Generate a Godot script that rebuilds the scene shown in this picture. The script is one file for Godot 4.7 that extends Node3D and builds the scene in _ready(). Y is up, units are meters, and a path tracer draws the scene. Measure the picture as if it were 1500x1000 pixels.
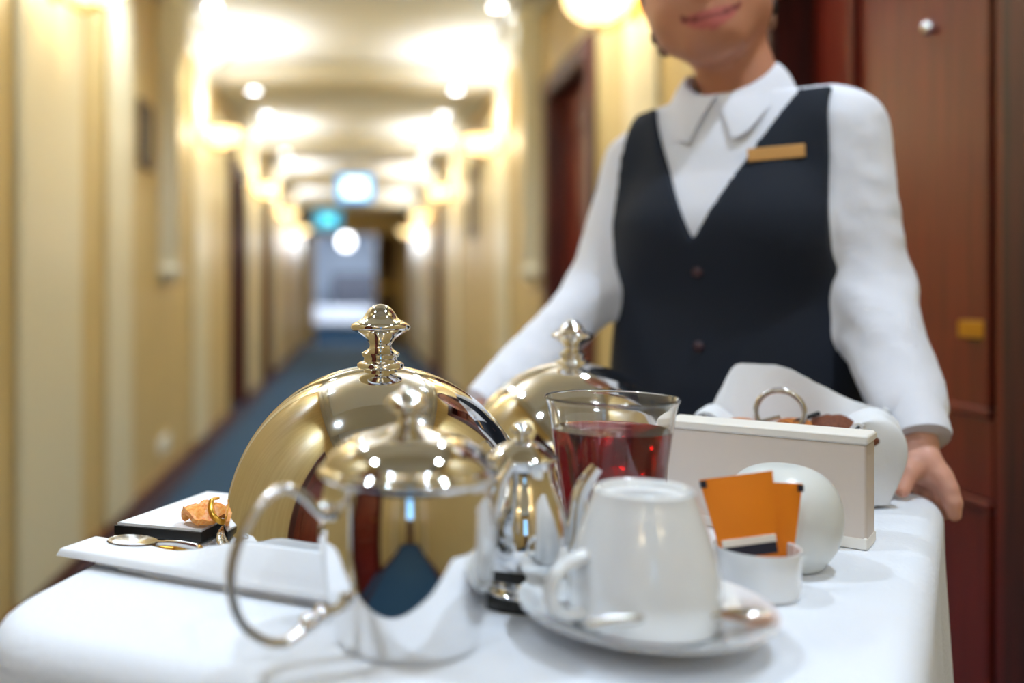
extends Node3D
# A hotel corridor with a waitress behind a laid room-service cart. x to the right, y up, the corridor runs along -z.

const TOP := 0.82            # height of the laid table
const CEIL := 2.80
const HALF := 1.08           # half the width of the corridor

var M := {}
var used := {}

# ---------------------------------------------------------------- mesh builder
class B:
	var V := PackedVector3Array()
	var N := PackedVector3Array()
	var U := PackedVector2Array()
	var C := PackedColorArray()
	var X := Transform3D()
	func tri(a: Vector3, b: Vector3, c: Vector3, na: Vector3, nb: Vector3, nc: Vector3, ua := Vector2.ZERO, ub := Vector2.ZERO, uc := Vector2.ZERO) -> void:
		a = X * a; b = X * b; c = X * c
		na = X.basis * na; nb = X.basis * nb; nc = X.basis * nc
		if (b - a).cross(c - a).dot(na + nb + nc) > 0.0:
			var t := b; b = c; c = t
			t = nb; nb = nc; nc = t
			var w := ub; ub = uc; uc = w
		V.append(a); V.append(b); V.append(c)
		N.append(na.normalized()); N.append(nb.normalized()); N.append(nc.normalized())
		U.append(ua); U.append(ub); U.append(uc)
	func quad(a: Vector3, b: Vector3, c: Vector3, d: Vector3, n: Vector3) -> void:
		tri(a, b, c, n, n, n, Vector2(0, 1), Vector2(1, 1), Vector2(1, 0))
		tri(a, c, d, n, n, n, Vector2(0, 1), Vector2(1, 0), Vector2(0, 0))
	func box(lo: Vector3, hi: Vector3, bev := 0.0) -> B:
		var c := (lo + hi) / 2.0
		var h := (hi - lo).abs() / 2.0
		bev = minf(bev, minf(h.x, minf(h.y, h.z)) * 0.9)
		var i := h - Vector3.ONE * bev
		for ax in 3:
			for s in [-1.0, 1.0]:
				var n := Vector3.ZERO
				n[ax] = s
				var p := (ax + 1) % 3
				var q := (ax + 2) % 3
				var cs := []
				for k in [[-1, -1], [1, -1], [1, 1], [-1, 1]]:
					var v := Vector3.ZERO
					v[ax] = s * h[ax]; v[p] = k[0] * i[p]; v[q] = k[1] * i[q]
					cs.append(c + v)
				quad(cs[0], cs[1], cs[2], cs[3], n)
		if bev > 0.0:
			for ax in 3:
				var p := (ax + 1) % 3
				var q := (ax + 2) % 3
				for sp in [-1.0, 1.0]:
					for sq in [-1.0, 1.0]:
						var np := Vector3.ZERO; np[p] = sp
						var nq := Vector3.ZERO; nq[q] = sq
						var a := Vector3.ZERO; a[ax] = -i[ax]; a[p] = sp * h[p]; a[q] = sq * i[q]
						var b := a; b[p] = sp * i[p]; b[q] = sq * h[q]
						var a2 := a; a2[ax] = i[ax]
						var b2 := b; b2[ax] = i[ax]
						tri(c + a, c + a2, c + b2, np, np, nq)
						tri(c + a, c + b2, c + b, np, nq, nq)
			for sx in [-1.0, 1.0]:
				for sy in [-1.0, 1.0]:
					for sz in [-1.0, 1.0]:
						var s := Vector3(sx, sy, sz)
						tri(c + s * Vector3(h.x, i.y, i.z), c + s * Vector3(i.x, h.y, i.z), c + s * Vector3(i.x, i.y, h.z), Vector3(sx, 0, 0), Vector3(0, sy, 0), Vector3(0, 0, sz))
		return self
	# profile of (radius, height); smooth unless it turns by more than about 55 degrees
	func lathe(pr: Array, segs := 48, at := Vector3.ZERO, squash := 1.0) -> B:
		var sn := []
		for i in pr.size() - 1:
			var t: Vector2 = (pr[i + 1] - pr[i]).normalized()
			sn.append(Vector2(t.y, -t.x))
		var cs := PackedVector2Array()
		for k in segs + 1:
			cs.append(Vector2(cos(TAU * k / segs), sin(TAU * k / segs)))
		for i in pr.size() - 1:
			var n0: Vector2 = sn[i]
			var n1: Vector2 = sn[i]
			if i > 0 and n0.dot(sn[i - 1]) > 0.57:
				n0 = (n0 + sn[i - 1]).normalized()
			if i < pr.size() - 2 and n1.dot(sn[i + 1]) > 0.57:
				n1 = (n1 + sn[i + 1]).normalized()
			var p0: Vector2 = pr[i]
			var p1: Vector2 = pr[i + 1]
			for k in segs:
				var a := cs[k]
				var b := cs[k + 1]
				var A := at + Vector3(a.x * p0.x, p0.y, a.y * p0.x * squash)
				var Bb := at + Vector3(b.x * p0.x, p0.y, b.y * p0.x * squash)
				var Cc := at + Vector3(b.x * p1.x, p1.y, b.y * p1.x * squash)
				var D := at + Vector3(a.x * p1.x, p1.y, a.y * p1.x * squash)
				var NA := Vector3(a.x * n0.x, n0.y, a.y * n0.x / squash)
				var NB := Vector3(b.x * n0.x, n0.y, b.y * n0.x / squash)
				var NC := Vector3(b.x * n1.x, n1.y, b.y * n1.x / squash)
				var ND := Vector3(a.x * n1.x, n1.y, a.y * n1.x / squash)
				# seen from the profile's right-hand side; the winding follows the profile, not the normal
				if p0.x > 1e-6:
					tri(A, Bb, Cc, NA, NB, NC)
				if p1.x > 1e-6:
					tri(A, Cc, D, NA, NC, ND)
		return self
	func tube(pts: Array, rad: Array, segs := 12, flat := 1.0, capped := true) -> B:
		var fr := []
		var up := Vector3.UP
		var d0: Vector3 = (pts[1] - pts[0]).normalized()
		if absf(d0.dot(up)) > 0.95:
			up = Vector3.RIGHT
		for i in pts.size():
			var t: Vector3 = (pts[mini(i + 1, pts.size() - 1)] - pts[maxi(i - 1, 0)]).normalized()
			up = (up - t * up.dot(t)).normalized()
			fr.append([t, up, t.cross(up)])
		for i in pts.size() - 1:
			for k in segs:
				var q := []
				for e in [[i, k], [i, k + 1], [i + 1, k + 1], [i + 1, k]]:
					var an: float = TAU * e[1] / segs
					var f: Array = fr[e[0]]
					var r: float = rad[mini(e[0], rad.size() - 1)]
					q.append(pts[e[0]] + f[1] * (cos(an) * r) + f[2] * (sin(an) * r * flat))
					q.append(f[1] * cos(an) + f[2] * (sin(an) / flat))
				tri(q[0], q[2], q[4], q[1], q[3], q[5])
				tri(q[0], q[4], q[6], q[1], q[5], q[7])
		if capped:
			for e in [0, pts.size() - 1]:
				var f: Array = fr[e]
				var r: float = rad[mini(e, rad.size() - 1)]
				var n: Vector3 = f[0] * (-1.0 if e == 0 else 1.0)
				for k in segs:
					var a0 := TAU * k / segs
					var a1 := TAU * (k + 1) / segs
					tri(pts[e], pts[e] + f[1] * (cos(a0) * r) + f[2] * (sin(a0) * r * flat), pts[e] + f[1] * (cos(a1) * r) + f[2] * (sin(a1) * r * flat), n, n, n)
		return self
	# a smooth sheet of points p[i][j]; thick > 0 gives it a back and edges
	func sheet(p: Array, wrap := false, thick := 0.0, flip := false) -> B:
		var nu := p.size()
		var nv: int = p[0].size()
		var nn := []
		for i in nu:
			var row := []
			for j in nv:
				var i0 := i - 1
				var i1 := i + 1
				if wrap:
					i0 = (i - 1 + nu) % nu; i1 = (i + 1) % nu
				else:
					i0 = maxi(i0, 0); i1 = mini(i1, nu - 1)
				var n: Vector3 = (p[i1][j] - p[i0][j]).cross(p[i][mini(j + 1, nv - 1)] - p[i][maxi(j - 1, 0)])
				if n.length() < 1e-12:
					n = Vector3.UP
				row.append(n.normalized() * (-1.0 if flip else 1.0))
			nn.append(row)
		for i in (nu if wrap else nu - 1):
			var i1 := (i + 1) % nu
			for j in nv - 1:
				var u0 := Vector2(float(i) / nu, float(j) / (nv - 1))
				var u1 := Vector2(float(i + 1) / nu, float(j + 1) / (nv - 1))
				tri(p[i][j], p[i1][j], p[i1][j + 1], nn[i][j], nn[i1][j], nn[i1][j + 1], u0, Vector2(u1.x, u0.y), u1)
				tri(p[i][j], p[i1][j + 1], p[i][j + 1], nn[i][j], nn[i1][j + 1], nn[i][j + 1], u0, u1, Vector2(u0.x, u1.y))
				if thick > 0.0:
					var q := []
					for e in [[i, j], [i1, j], [i1, j + 1], [i, j + 1]]:
						q.append(p[e[0]][e[1]] - nn[e[0]][e[1]] * thick)
						q.append(-nn[e[0]][e[1]])
					tri(q[0], q[2], q[4], q[1], q[3], q[5])
					tri(q[0], q[4], q[6], q[1], q[5], q[7])
		if thick > 0.0:
			var rim := []
			for i in (nu if wrap else nu - 1):
				rim.append([[i, 0], [(i + 1) % nu, 0], [i, 1]])
				rim.append([[i, nv - 1], [(i + 1) % nu, nv - 1], [i, nv - 2]])
			if not wrap:
				for j in nv - 1:
					rim.append([[0, j], [0, j + 1], [1, j]])
					rim.append([[nu - 1, j], [nu - 1, j + 1], [nu - 2, j]])
			for r in rim:
				var a: Vector3 = p[r[0][0]][r[0][1]]
				var b: Vector3 = p[r[1][0]][r[1][1]]
				var na: Vector3 = nn[r[0][0]][r[0][1]]
				var nb: Vector3 = nn[r[1][0]][r[1][1]]
				var o: Vector3 = a - p[r[2][0]][r[2][1]]
				if o.length() > 1e-9:
					quad(a, b, b - nb * thick, a - na * thick, o.normalized())
		return self
	# a flat polygon in the xz plane (Vector2 = x, z), from y0 up to y1
	func slab(poly: PackedVector2Array, y0: float, y1: float) -> B:
		var ix := Geometry2D.triangulate_polygon(poly)
		for k in range(0, ix.size(), 3):
			for yy in [y0, y1]:
				var n := Vector3.UP if yy == y1 else Vector3.DOWN
				tri(Vector3(poly[ix[k]].x, yy, poly[ix[k]].y), Vector3(poly[ix[k + 1]].x, yy, poly[ix[k + 1]].y), Vector3(poly[ix[k + 2]].x, yy, poly[ix[k + 2]].y), n, n, n)
		var cw := Geometry2D.is_polygon_clockwise(poly)
		for k in poly.size():
			var a := poly[k]
			var b := poly[(k + 1) % poly.size()]
			var t := (b - a).normalized()
			var n2 := Vector2(t.y, -t.x) * (-1.0 if cw else 1.0)
			quad(Vector3(a.x, y0, a.y), Vector3(b.x, y0, b.y), Vector3(b.x, y1, b.y), Vector3(a.x, y1, a.y), Vector3(n2.x, 0, n2.y))
		return self
	func ball(c: Vector3, r: Vector3, nu := 20, nv := 12) -> B:
		for i in nv:
			for k in nu:
				var q := []
				for e in [[i, k], [i, k + 1], [i + 1, k + 1], [i + 1, k]]:
					var ph: float = PI * e[0] / nv
					var th: float = TAU * e[1] / nu
					var d := Vector3(sin(ph) * cos(th), cos(ph), sin(ph) * sin(th))
					q.append(c + d * r)
					q.append((d / r).normalized())
				if i > 0:
					tri(q[0], q[2], q[4], q[1], q[3], q[5])
				if i < nv - 1:
					tri(q[0], q[4], q[6], q[1], q[5], q[7])
		return self
	func mesh(colors := false) -> ArrayMesh:
		var a := []
		a.resize(Mesh.ARRAY_MAX)
		a[Mesh.ARRAY_VERTEX] = V
		a[Mesh.ARRAY_NORMAL] = N
		a[Mesh.ARRAY_TEX_UV] = U
		if colors:
			a[Mesh.ARRAY_COLOR] = C
		var m := ArrayMesh.new()
		m.add_surface_from_arrays(Mesh.PRIMITIVE_TRIANGLES, a)
		return m

# ---------------------------------------------------------------- objects
func numbered(called: String) -> String:
	used[called] = used.get(called, -1) + 1
	return called if used[called] == 0 else "%s_%03d" % [called, used[called]]

func tag(o: Node3D, label: String, category: String, group := "") -> Node3D:
	o.set_meta("label", label)
	o.set_meta("category", category)
	if group:
		o.set_meta("group", group)
	return o

func thing(called: String, at: Vector3, turn := 0.0) -> Node3D:
	var o := Node3D.new()
	o.name = numbered(called)
	add_child(o, true)
	o.position = at
	o.rotation.y = turn
	return o

func part(called: String, b: B, m: Material, parent: Node = null, label := "") -> MeshInstance3D:
	var o := MeshInstance3D.new()
	o.name = called if parent else numbered(called)
	o.mesh = b.mesh(b.C.size() > 0)
	o.material_override = m
	o.cast_shadow = GeometryInstance3D.SHADOW_CASTING_SETTING_ON
	(parent if parent else self).add_child(o, true)
	if label:
		o.set_meta("label", label)
	return o

func struct(called: String, b: B, m: Material) -> MeshInstance3D:
	var o := part(called, b, m)
	o.set_meta("kind", "structure")
	return o

func mat(c: Color, rough := 0.6, metal := 0.0) -> StandardMaterial3D:
	var m := StandardMaterial3D.new()
	m.albedo_color = c
	m.roughness = rough
	m.metallic = metal
	return m

func noise_tex(freq: float, seed_: int, ramp: Array, size := 512, normal := false, bump := 4.0) -> NoiseTexture2D:
	var n := FastNoiseLite.new()
	n.noise_type = FastNoiseLite.TYPE_SIMPLEX_SMOOTH
	n.frequency = freq
	n.seed = seed_
	n.fractal_octaves = 4
	var t := NoiseTexture2D.new()
	t.width = size
	t.height = size
	t.seamless = true
	t.noise = n
	if normal:
		t.as_normal_map = true
		t.bump_strength = bump
	elif ramp.size():
		var g := Gradient.new()
		g.offsets = PackedFloat32Array([0.25, 0.75])
		g.colors = PackedColorArray(ramp)
		t.color_ramp = g
	return t

func triplanar(m: StandardMaterial3D, s: Vector3, world := true) -> StandardMaterial3D:
	m.uv1_triplanar = true
	m.uv1_world_triplanar = world
	m.uv1_scale = s
	return m

func glow(c: Color, e: float) -> StandardMaterial3D:
	var m := mat(c, 0.4)
	m.emission_enabled = true
	m.emission = c
	m.emission_energy_multiplier = e
	return m

func light(o: Light3D, parent: Node, at: Vector3, c: Color, e: float, size: float) -> Light3D:
	o.light_color = c
	o.light_energy = e
	o.light_size = size
	o.shadow_enabled = true
	if o is OmniLight3D:
		o.omni_range = 30.0
		o.omni_attenuation = 2.0
	elif o is SpotLight3D:
		o.spot_range = 30.0
		o.spot_attenuation = 2.0
	parent.add_child(o, true)
	o.position = at
	return o

# ---------------------------------------------------------------- smooth-joined fields (bodies, clothing)
# a bone is [a, b, ra, rb]; "flat" squeezes the field along z
func bones(p: Vector3, list: Array, k: float) -> float:
	var s := 10.0
	for c in list:
		var a: Vector3 = c[0]
		var ba: Vector3 = c[1]
		var pa := p - a
		var h := clampf(pa.dot(ba) * c[4], 0.0, 1.0)
		var d: float = (pa - ba * h).length() - (c[2] + c[3] * h)
		if d < s - k:
			s = d
		elif d < s + k:
			var e := (k - absf(d - s)) / k
			s = minf(s, d) - e * e * k * 0.25
	return s

func bone(a: Vector3, b: Vector3, ra: float, rb: float) -> Array:
	var ba := b - a
	return [a, ba, ra, rb - ra, 1.0 / maxf(ba.length_squared(), 1e-9)]

# surface nets over the box lo..hi; blocks far from the surface are skipped
func nets(out: B, f: Callable, lo: Vector3, hi: Vector3, cell: float, tint = null) -> void:
	var nx := int(ceil((hi.x - lo.x) / cell)) + 2
	var ny := int(ceil((hi.y - lo.y) / cell)) + 2
	var nz := int(ceil((hi.z - lo.z) / cell)) + 2
	var g := PackedFloat32Array()
	g.resize(nx * ny * nz)
	g.fill(1.0)
	var S := 4
	var reach := cell * S * 0.87 * 1.7 + cell
	for bi in range(0, nx, S):
		for bj in range(0, ny, S):
			for bk in range(0, nz, S):
				var c: float = f.call(lo + Vector3(bi + 1.5, bj + 1.5, bk + 1.5) * cell)
				var skip := absf(c) > reach
				for i in range(bi, mini(bi + S, nx)):
					for j in range(bj, mini(bj + S, ny)):
						var row := (i * ny + j) * nz
						for k in range(bk, mini(bk + S, nz)):
							g[row + k] = c if skip else f.call(lo + Vector3(i, j, k) * cell)
	var ids := {}
	var P := PackedVector3Array()
	var sx := ny * nz
	var sy := nz
	for i in nx - 1:
		for j in ny - 1:
			for k in nz - 1:
				var o := i * sx + j * sy + k
				var neg := 0
				var offs := [o, o + 1, o + sy, o + sy + 1, o + sx, o + sx + 1, o + sx + sy, o + sx + sy + 1]
				for q in offs:
					if g[q] < 0.0:
						neg += 1
				if neg == 0 or neg == 8:
					continue
				var sum := Vector3.ZERO
				var cnt := 0
				for e in EDGES:
					var va := g[offs[e[0]]]
					var vb := g[offs[e[1]]]
					if (va < 0.0) != (vb < 0.0):
						var t := va / (va - vb)
						sum += CORN[e[0]].lerp(CORN[e[1]], t)
						cnt += 1
				ids[o] = P.size()
				P.append(lo + (Vector3(i, j, k) + sum / cnt) * cell)
	var tris := PackedInt32Array()
	for o in ids:
		var k: int = o % nz
		var j: int = (o / nz) % ny
		var i: int = o / sx
		var here := g[o] < 0.0
		for ax in 3:
			var step: int = [sx, sy, 1][ax]
			if (here == (g[o + step] < 0.0)):
				continue
			var s1: int = [sy, 1, sx][ax]
			var s2: int = [1, sx, sy][ax]
			if [j, k, i][ax] == 0 or [k, i, j][ax] == 0:
				continue
			var a = ids.get(o)
			var b = ids.get(o - s1)
			var c = ids.get(o - s1 - s2)
			var d = ids.get(o - s2)
			if b == null or c == null or d == null:
				continue
			if here:
				tris.append_array([a, c, b, a, d, c])
			else:
				tris.append_array([a, b, c, a, c, d])
	var NN := PackedVector3Array()
	NN.resize(P.size())
	for t in range(0, tris.size(), 3):
		var n := (P[tris[t + 2]] - P[tris[t]]).cross(P[tris[t + 1]] - P[tris[t]])
		for q in 3:
			NN[tris[t + q]] += n
	# the field decides which way is out
	if P.size() and f.call(P[0] + NN[0].normalized() * cell * 0.5) < f.call(P[0] - NN[0].normalized() * cell * 0.5):
		for q in NN.size():
			NN[q] = -NN[q]
	for t in range(0, tris.size(), 3):
		var i0 := tris[t]
		var i1 := tris[t + 1]
		var i2 := tris[t + 2]
		var c0 := Color.WHITE
		out.tri(P[i0], P[i1], P[i2], NN[i0], NN[i1], NN[i2])
		if tint != null:
			# keep the colours in the order that tri() stored the corners
			var flip: bool = (P[i1] - P[i0]).cross(P[i2] - P[i0]).dot(NN[i0] + NN[i1] + NN[i2]) > 0.0
			out.C.append(tint.call(P[i0]))
			out.C.append(tint.call(P[i2] if flip else P[i1]))
			out.C.append(tint.call(P[i1] if flip else P[i2]))

const EDGES := [[0, 1], [0, 2], [0, 4], [1, 3], [1, 5], [2, 3], [2, 6], [4, 5], [4, 6], [3, 7], [5, 7], [6, 7]]
const CORN := [Vector3(0, 0, 0), Vector3(0, 0, 1), Vector3(0, 1, 0), Vector3(0, 1, 1), Vector3(1, 0, 0), Vector3(1, 0, 1), Vector3(1, 1, 0), Vector3(1, 1, 1)]

# ================================================================ the scene
func _ready() -> void:
	camera_and_air()
	materials()
	corridor()
	end_room()
	fittings()
	cart()
	tableware()
	linen_and_bread()
	waitress()

func camera_and_air() -> void:
	var cam := Camera3D.new()
	cam.name = "camera"
	cam.projection = Camera3D.PROJECTION_FRUSTUM
	cam.near = 0.05
	cam.far = 100.0
	cam.size = 2.0 * 0.05 * 500.0 / 1330.0
	cam.frustum_offset = Vector2(230.0, -70.0) / 1330.0 * 0.05
	cam.position = Vector3(0, 1.06, 0)
	var lens := CameraAttributesPhysical.new()
	lens.frustum_focal_length = 35.0
	lens.exposure_aperture = 1.75
	lens.frustum_focus_distance = 0.88
	lens.frustum_near = 0.05
	lens.frustum_far = 100.0
	cam.attributes = lens
	add_child(cam)
	cam.current = true
	var e := Environment.new()
	e.background_mode = Environment.BG_COLOR
	e.background_color = Color.BLACK
	e.tonemap_mode = Environment.TONE_MAPPER_LINEAR
	e.tonemap_exposure = 1.0
	e.sdfgi_enabled = true
	e.ssao_enabled = true
	e.ssil_enabled = true
	var w := WorldEnvironment.new()
	w.name = "environment"
	w.environment = e
	add_child(w)

func materials() -> void:
	M.wall = triplanar(mat(Color(1, 1, 1), 0.5), Vector3(1.6, 0.12, 1.6))
	M.wall.albedo_texture = noise_tex(0.02, 3, [Color(0.785, 0.675, 0.435), Color(0.82, 0.715, 0.48)], 512)
	M.cream = mat(Color(0.93, 0.91, 0.82), 0.4)
	M.ceiling = mat(Color(0.91, 0.93, 0.95), 0.8)
	M.pilaster_lamplit = mat(Color(0.88, 0.83, 0.68), 0.42)  # wall tone lightened so the colour carries the glow of the wall lamps
	M.border = mat(Color(0.16, 0.09, 0.13), 0.95)
	M.beam = mat(Color(0.80, 0.79, 0.74), 0.7)
	M.carpet = triplanar(mat(Color(1, 1, 1), 0.95), Vector3(3, 3, 3))
	M.carpet.albedo_texture = noise_tex(0.05, 9, [Color(0.05, 0.16, 0.24), Color(0.10, 0.27, 0.37)], 512)
	M.skirting = mat(Color(0.42, 0.24, 0.15), 0.4)
	M.wood = triplanar(mat(Color(1, 1, 1), 0.38), Vector3(6, 0.35, 6))
	M.wood.albedo_texture = noise_tex(0.012, 5, [Color(0.42, 0.10, 0.04), Color(0.49, 0.135, 0.055)], 512)
	M.wood.clearcoat_enabled = true
	M.wood.clearcoat = 0.4
	M.wood.clearcoat_roughness = 0.25
	M.dark_wood = triplanar(mat(Color(1, 1, 1), 0.45), Vector3(6, 0.35, 6))
	M.dark_wood.albedo_texture = noise_tex(0.012, 6, [Color(0.22, 0.05, 0.03), Color(0.33, 0.09, 0.05)], 512)
	M.brass = mat(Color(0.86, 0.66, 0.28), 0.28, 1.0)
	M.silver = mat(Color(0.93, 0.93, 0.93), 0.045, 1.0)
	M.steel = mat(Color(0.82, 0.81, 0.79), 0.16, 1.0)
	M.china = mat(Color(0.90, 0.91, 0.92), 0.12)
	M.china.clearcoat_enabled = true
	M.china.clearcoat_roughness = 0.05
	M.ceramic = mat(Color(0.85, 0.86, 0.85), 0.3)
	M.cloth = triplanar(mat(Color(0.90, 0.915, 0.945), 0.85), Vector3(9, 9, 9))
	M.cloth.normal_enabled = true
	M.cloth.normal_texture = noise_tex(0.03, 21, [], 512, true, 5.0)
	M.cloth.normal_scale = 0.6
	M.linen = triplanar(mat(Color(0.91, 0.92, 0.94), 0.9), Vector3(16, 16, 16))
	M.linen.normal_enabled = true
	M.linen.normal_texture = noise_tex(0.05, 22, [], 256, true, 3.0)
	M.linen.normal_scale = 0.3
	M.shirt = triplanar(mat(Color(0.90, 0.91, 0.95), 0.85), Vector3(5, 5, 5))
	M.shirt.normal_enabled = true
	M.shirt.normal_texture = noise_tex(0.012, 23, [], 512, true, 7.0)
	M.shirt.normal_scale = 0.25
	M.vest = mat(Color(0.04, 0.08, 0.145), 0.85)
	M.vest.rim_enabled = true
	M.vest.rim = 0.12
	M.trousers = mat(Color(0.07, 0.08, 0.11), 0.85)
	M.vest_button = mat(Color(0.22, 0.12, 0.16), 0.4)
	M.skin = mat(Color(1, 1, 1), 0.5)
	M.skin.vertex_color_use_as_albedo = true
	M.skin.subsurf_scatter_enabled = true
	M.skin.subsurf_scatter_strength = 0.15
	M.hair = mat(Color(0.50, 0.36, 0.29), 0.5)
	M.black = mat(Color(0.03, 0.028, 0.03), 0.5)
	M.glass = mat(Color(1, 1, 1, 0.02), 0.01)
	M.glass.refraction_enabled = true
	M.glass.refraction_scale = 0.05
	M.tea = mat(Color(0.55, 0.006, 0.012, 0.02), 0.02)
	M.tea.refraction_enabled = true
	M.tea.refraction_scale = 0.033
	M.orange = mat(Color(0.90, 0.50, 0.02), 0.55)
	M.navy = mat(Color(0.08, 0.10, 0.18), 0.5)
	M.paper = mat(Color(0.92, 0.90, 0.87), 0.6)
	M.wicker = triplanar(mat(Color(1, 1, 1), 0.7), Vector3(30, 30, 30))
	M.wicker.albedo_texture = noise_tex(0.03, 31, [Color(0.36, 0.17, 0.08), Color(0.50, 0.27, 0.14)], 256)
	M.crust = triplanar(mat(Color(1, 1, 1), 0.55), Vector3(18, 18, 18))
	M.crust.albedo_texture = noise_tex(0.03, 33, [Color(0.66, 0.32, 0.10), Color(0.88, 0.62, 0.32)], 256)
	M.fruit = triplanar(mat(Color(1, 1, 1), 0.4), Vector3(30, 30, 30))
	M.fruit.albedo_texture = noise_tex(0.03, 35, [Color(0.93, 0.50, 0.12), Color(0.98, 0.74, 0.42)], 256)
	M.bowl_glow = glow(Color(1.0, 0.90, 0.66), 3.0)
	M.spot_glow = glow(Color(0.95, 0.97, 1.0), 16.0)

# ---------------------------------------------------------------- the corridor
const NEAR_END := -5.5       # the corridor also runs on behind the camera
const FAR_END := 19.0
const DOOR_TOP := 2.15
const RIGHT_DOORS := [[1.48, 2.30], [4.15, 5.0], [11.2, 12.0]]
const LEFT_DOORS := [[-0.75, 0.25], [7.9, 8.75], [10.6, 11.4]]

func wall_with_doors(called: String, s: float, doors: Array) -> void:
	var b := B.new()
	var at := NEAR_END
	for d in doors + [[FAR_END, FAR_END]]:
		b.box(Vector3(s * HALF, 0, -d[0]), Vector3(s * (HALF + 0.22), CEIL, -at))
		if d[1] > d[0]:
			b.box(Vector3(s * HALF, DOOR_TOP, -d[1]), Vector3(s * (HALF + 0.22), CEIL, -d[0]))
		at = d[1]
	struct(called, b, M.wall)

func corridor() -> void:
	struct("floor", B.new().box(Vector3(-3.2, -0.1, -26), Vector3(3.2, 0, 5.7)), M.carpet)
	struct("ceiling", B.new().box(Vector3(-3.2, CEIL, -26), Vector3(3.2, CEIL + 0.1, 5.7)), M.ceiling)
	wall_with_doors("wall_left", -1.0, LEFT_DOORS)
	wall_with_doors("wall_right", 1.0, RIGHT_DOORS)
	struct("wall_back", B.new().box(Vector3(-1.4, 0, 5.5), Vector3(1.4, CEIL, 5.7)), M.wall)
	# end wall with an opening to a lobby
	var b := B.new()
	b.box(Vector3(-HALF, 0, -19.2), Vector3(-0.86, CEIL, -19.0))
	b.box(Vector3(0.42, 0, -19.2), Vector3(HALF, CEIL, -19.0))
	b.box(Vector3(-0.86, 2.3, -19.2), Vector3(0.42, CEIL, -19.0))
	struct("wall_end", b, M.wall)
	# skirting boards and cornices
	for s in [-1.0, 1.0]:
		var side := "left" if s < 0 else "right"
		var sk := B.new()
		var at := NEAR_END
		for d in (LEFT_DOORS if s < 0 else RIGHT_DOORS) + [[FAR_END, FAR_END]]:
			sk.box(Vector3(s * HALF, 0.0, -(d[0] - 0.1)), Vector3(s * (HALF - 0.015), 0.06, -(at + 0.1)), 0.004)
			at = d[1]
		struct("baseboard_" + side, sk, M.skirting)
	var n := 1
	for s in [-1.0, 1.0]:
		var co := B.new()
		co.box(Vector3(s * HALF, CEIL - 0.16, -FAR_END), Vector3(s * (HALF - 0.05), CEIL, -NEAR_END))
		co.box(Vector3(s * HALF, CEIL - 0.08, -FAR_END), Vector3(s * (HALF - 0.14), CEIL, -NEAR_END))
		struct("trim_%d" % n, co, M.beam)
		n += 1
		struct("trim_%d" % n, B.new().box(Vector3(s * (HALF - 0.015), 0.0, -FAR_END), Vector3(s * (HALF - 0.12), 0.004, -NEAR_END)), M.border)
		n += 1
	for d in [-2.65, 0.5, 3.65, 6.8, 9.95, 13.1, 16.25]:
		struct("trim_%d" % n, B.new().box(Vector3(-HALF, CEIL - 0.15, -d - 0.6), Vector3(HALF, CEIL, -d), 0.012), M.beam)
		n += 1
	# pilasters below the wall lamps, lamp light painted in as a paler tone
	for e in [[-1, 2.87, 3.5], [-1, 3.9, 4.3], [-1, 6.0, 6.5], [-1, 9.2, 9.6], [-1, 12.1, 12.6], [1, 3.2, 3.55], [1, 6.3, 6.75], [1, 9.4, 9.8], [1, 13.0, 16.5], [-1, -2.6, -2.2], [1, -2.6, -2.2]]:
		struct("trim_%d" % n, B.new().box(Vector3(e[0] * HALF, 0.06, -e[2]), Vector3(e[0] * (HALF - 0.03), CEIL - 0.16, -e[1]), 0.012), M.pilaster_lamplit)
		n += 1
	# half-round columns that end on a corbel at half height
	for e in [[-1.0, 5.1], [1.0, 5.35]]:
		var h := B.new()
		h.lathe([Vector2(0, 1.10), Vector2(0.03, 1.11), Vector2(0.075, 1.15), Vector2(0.10, 1.18), Vector2(0.10, 1.20), Vector2(0.07, 1.22), Vector2(0.085, 1.24), Vector2(0.085, 2.30), Vector2(0.10, 2.32), Vector2(0.10, 2.36), Vector2(0.13, 2.44), Vector2(0.13, CEIL - 0.02)], 32, Vector3(e[0] * (HALF - 0.01), 0, -e[1]))
		struct("trim_%d" % n, h, M.cream)
		n += 1
	n = 1
	for s in [-1.0, 1.0]:
		for d in (LEFT_DOORS if s < 0 else RIGHT_DOORS):
			door("door_%d" % n, s, d[0], d[1])
			n += 1
	var win := thing("window_1", Vector3(0, 0, 5.495))
	win.set_meta("kind", "structure")
	part("pane", B.new().box(Vector3(-0.36, 1.55, -0.012), Vector3(0.36, 2.5, -0.002)), glow(Color(0.55, 0.8, 1.0), 2.2), win, "bright daylight pane")
	var wf := B.new()
	for q in [[-0.42, -0.36, 1.49, 2.56], [0.36, 0.42, 1.49, 2.56], [-0.36, 0.36, 1.49, 1.55], [-0.36, 0.36, 2.5, 2.56], [-0.015, 0.015, 1.55, 2.5]]:
		wf.box(Vector3(q[0], q[2], -0.05), Vector3(q[1], q[3], 0))
	part("window_frame", wf, M.cream, win)
	var bd := thing("door_7", Vector3(0, 0, 5.5))
	bd.set_meta("kind", "structure")
	part("leaf", B.new().box(Vector3(-0.42, 0.01, -0.03), Vector3(0.42, 1.48, 0.0), 0.004), M.dark_wood, bd)
	part("handle", B.new().tube([Vector3(0.32, 1.0, -0.03), Vector3(0.32, 1.0, -0.08), Vector3(0.20, 1.0, -0.085)], [0.01], 10), M.brass, bd)

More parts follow.
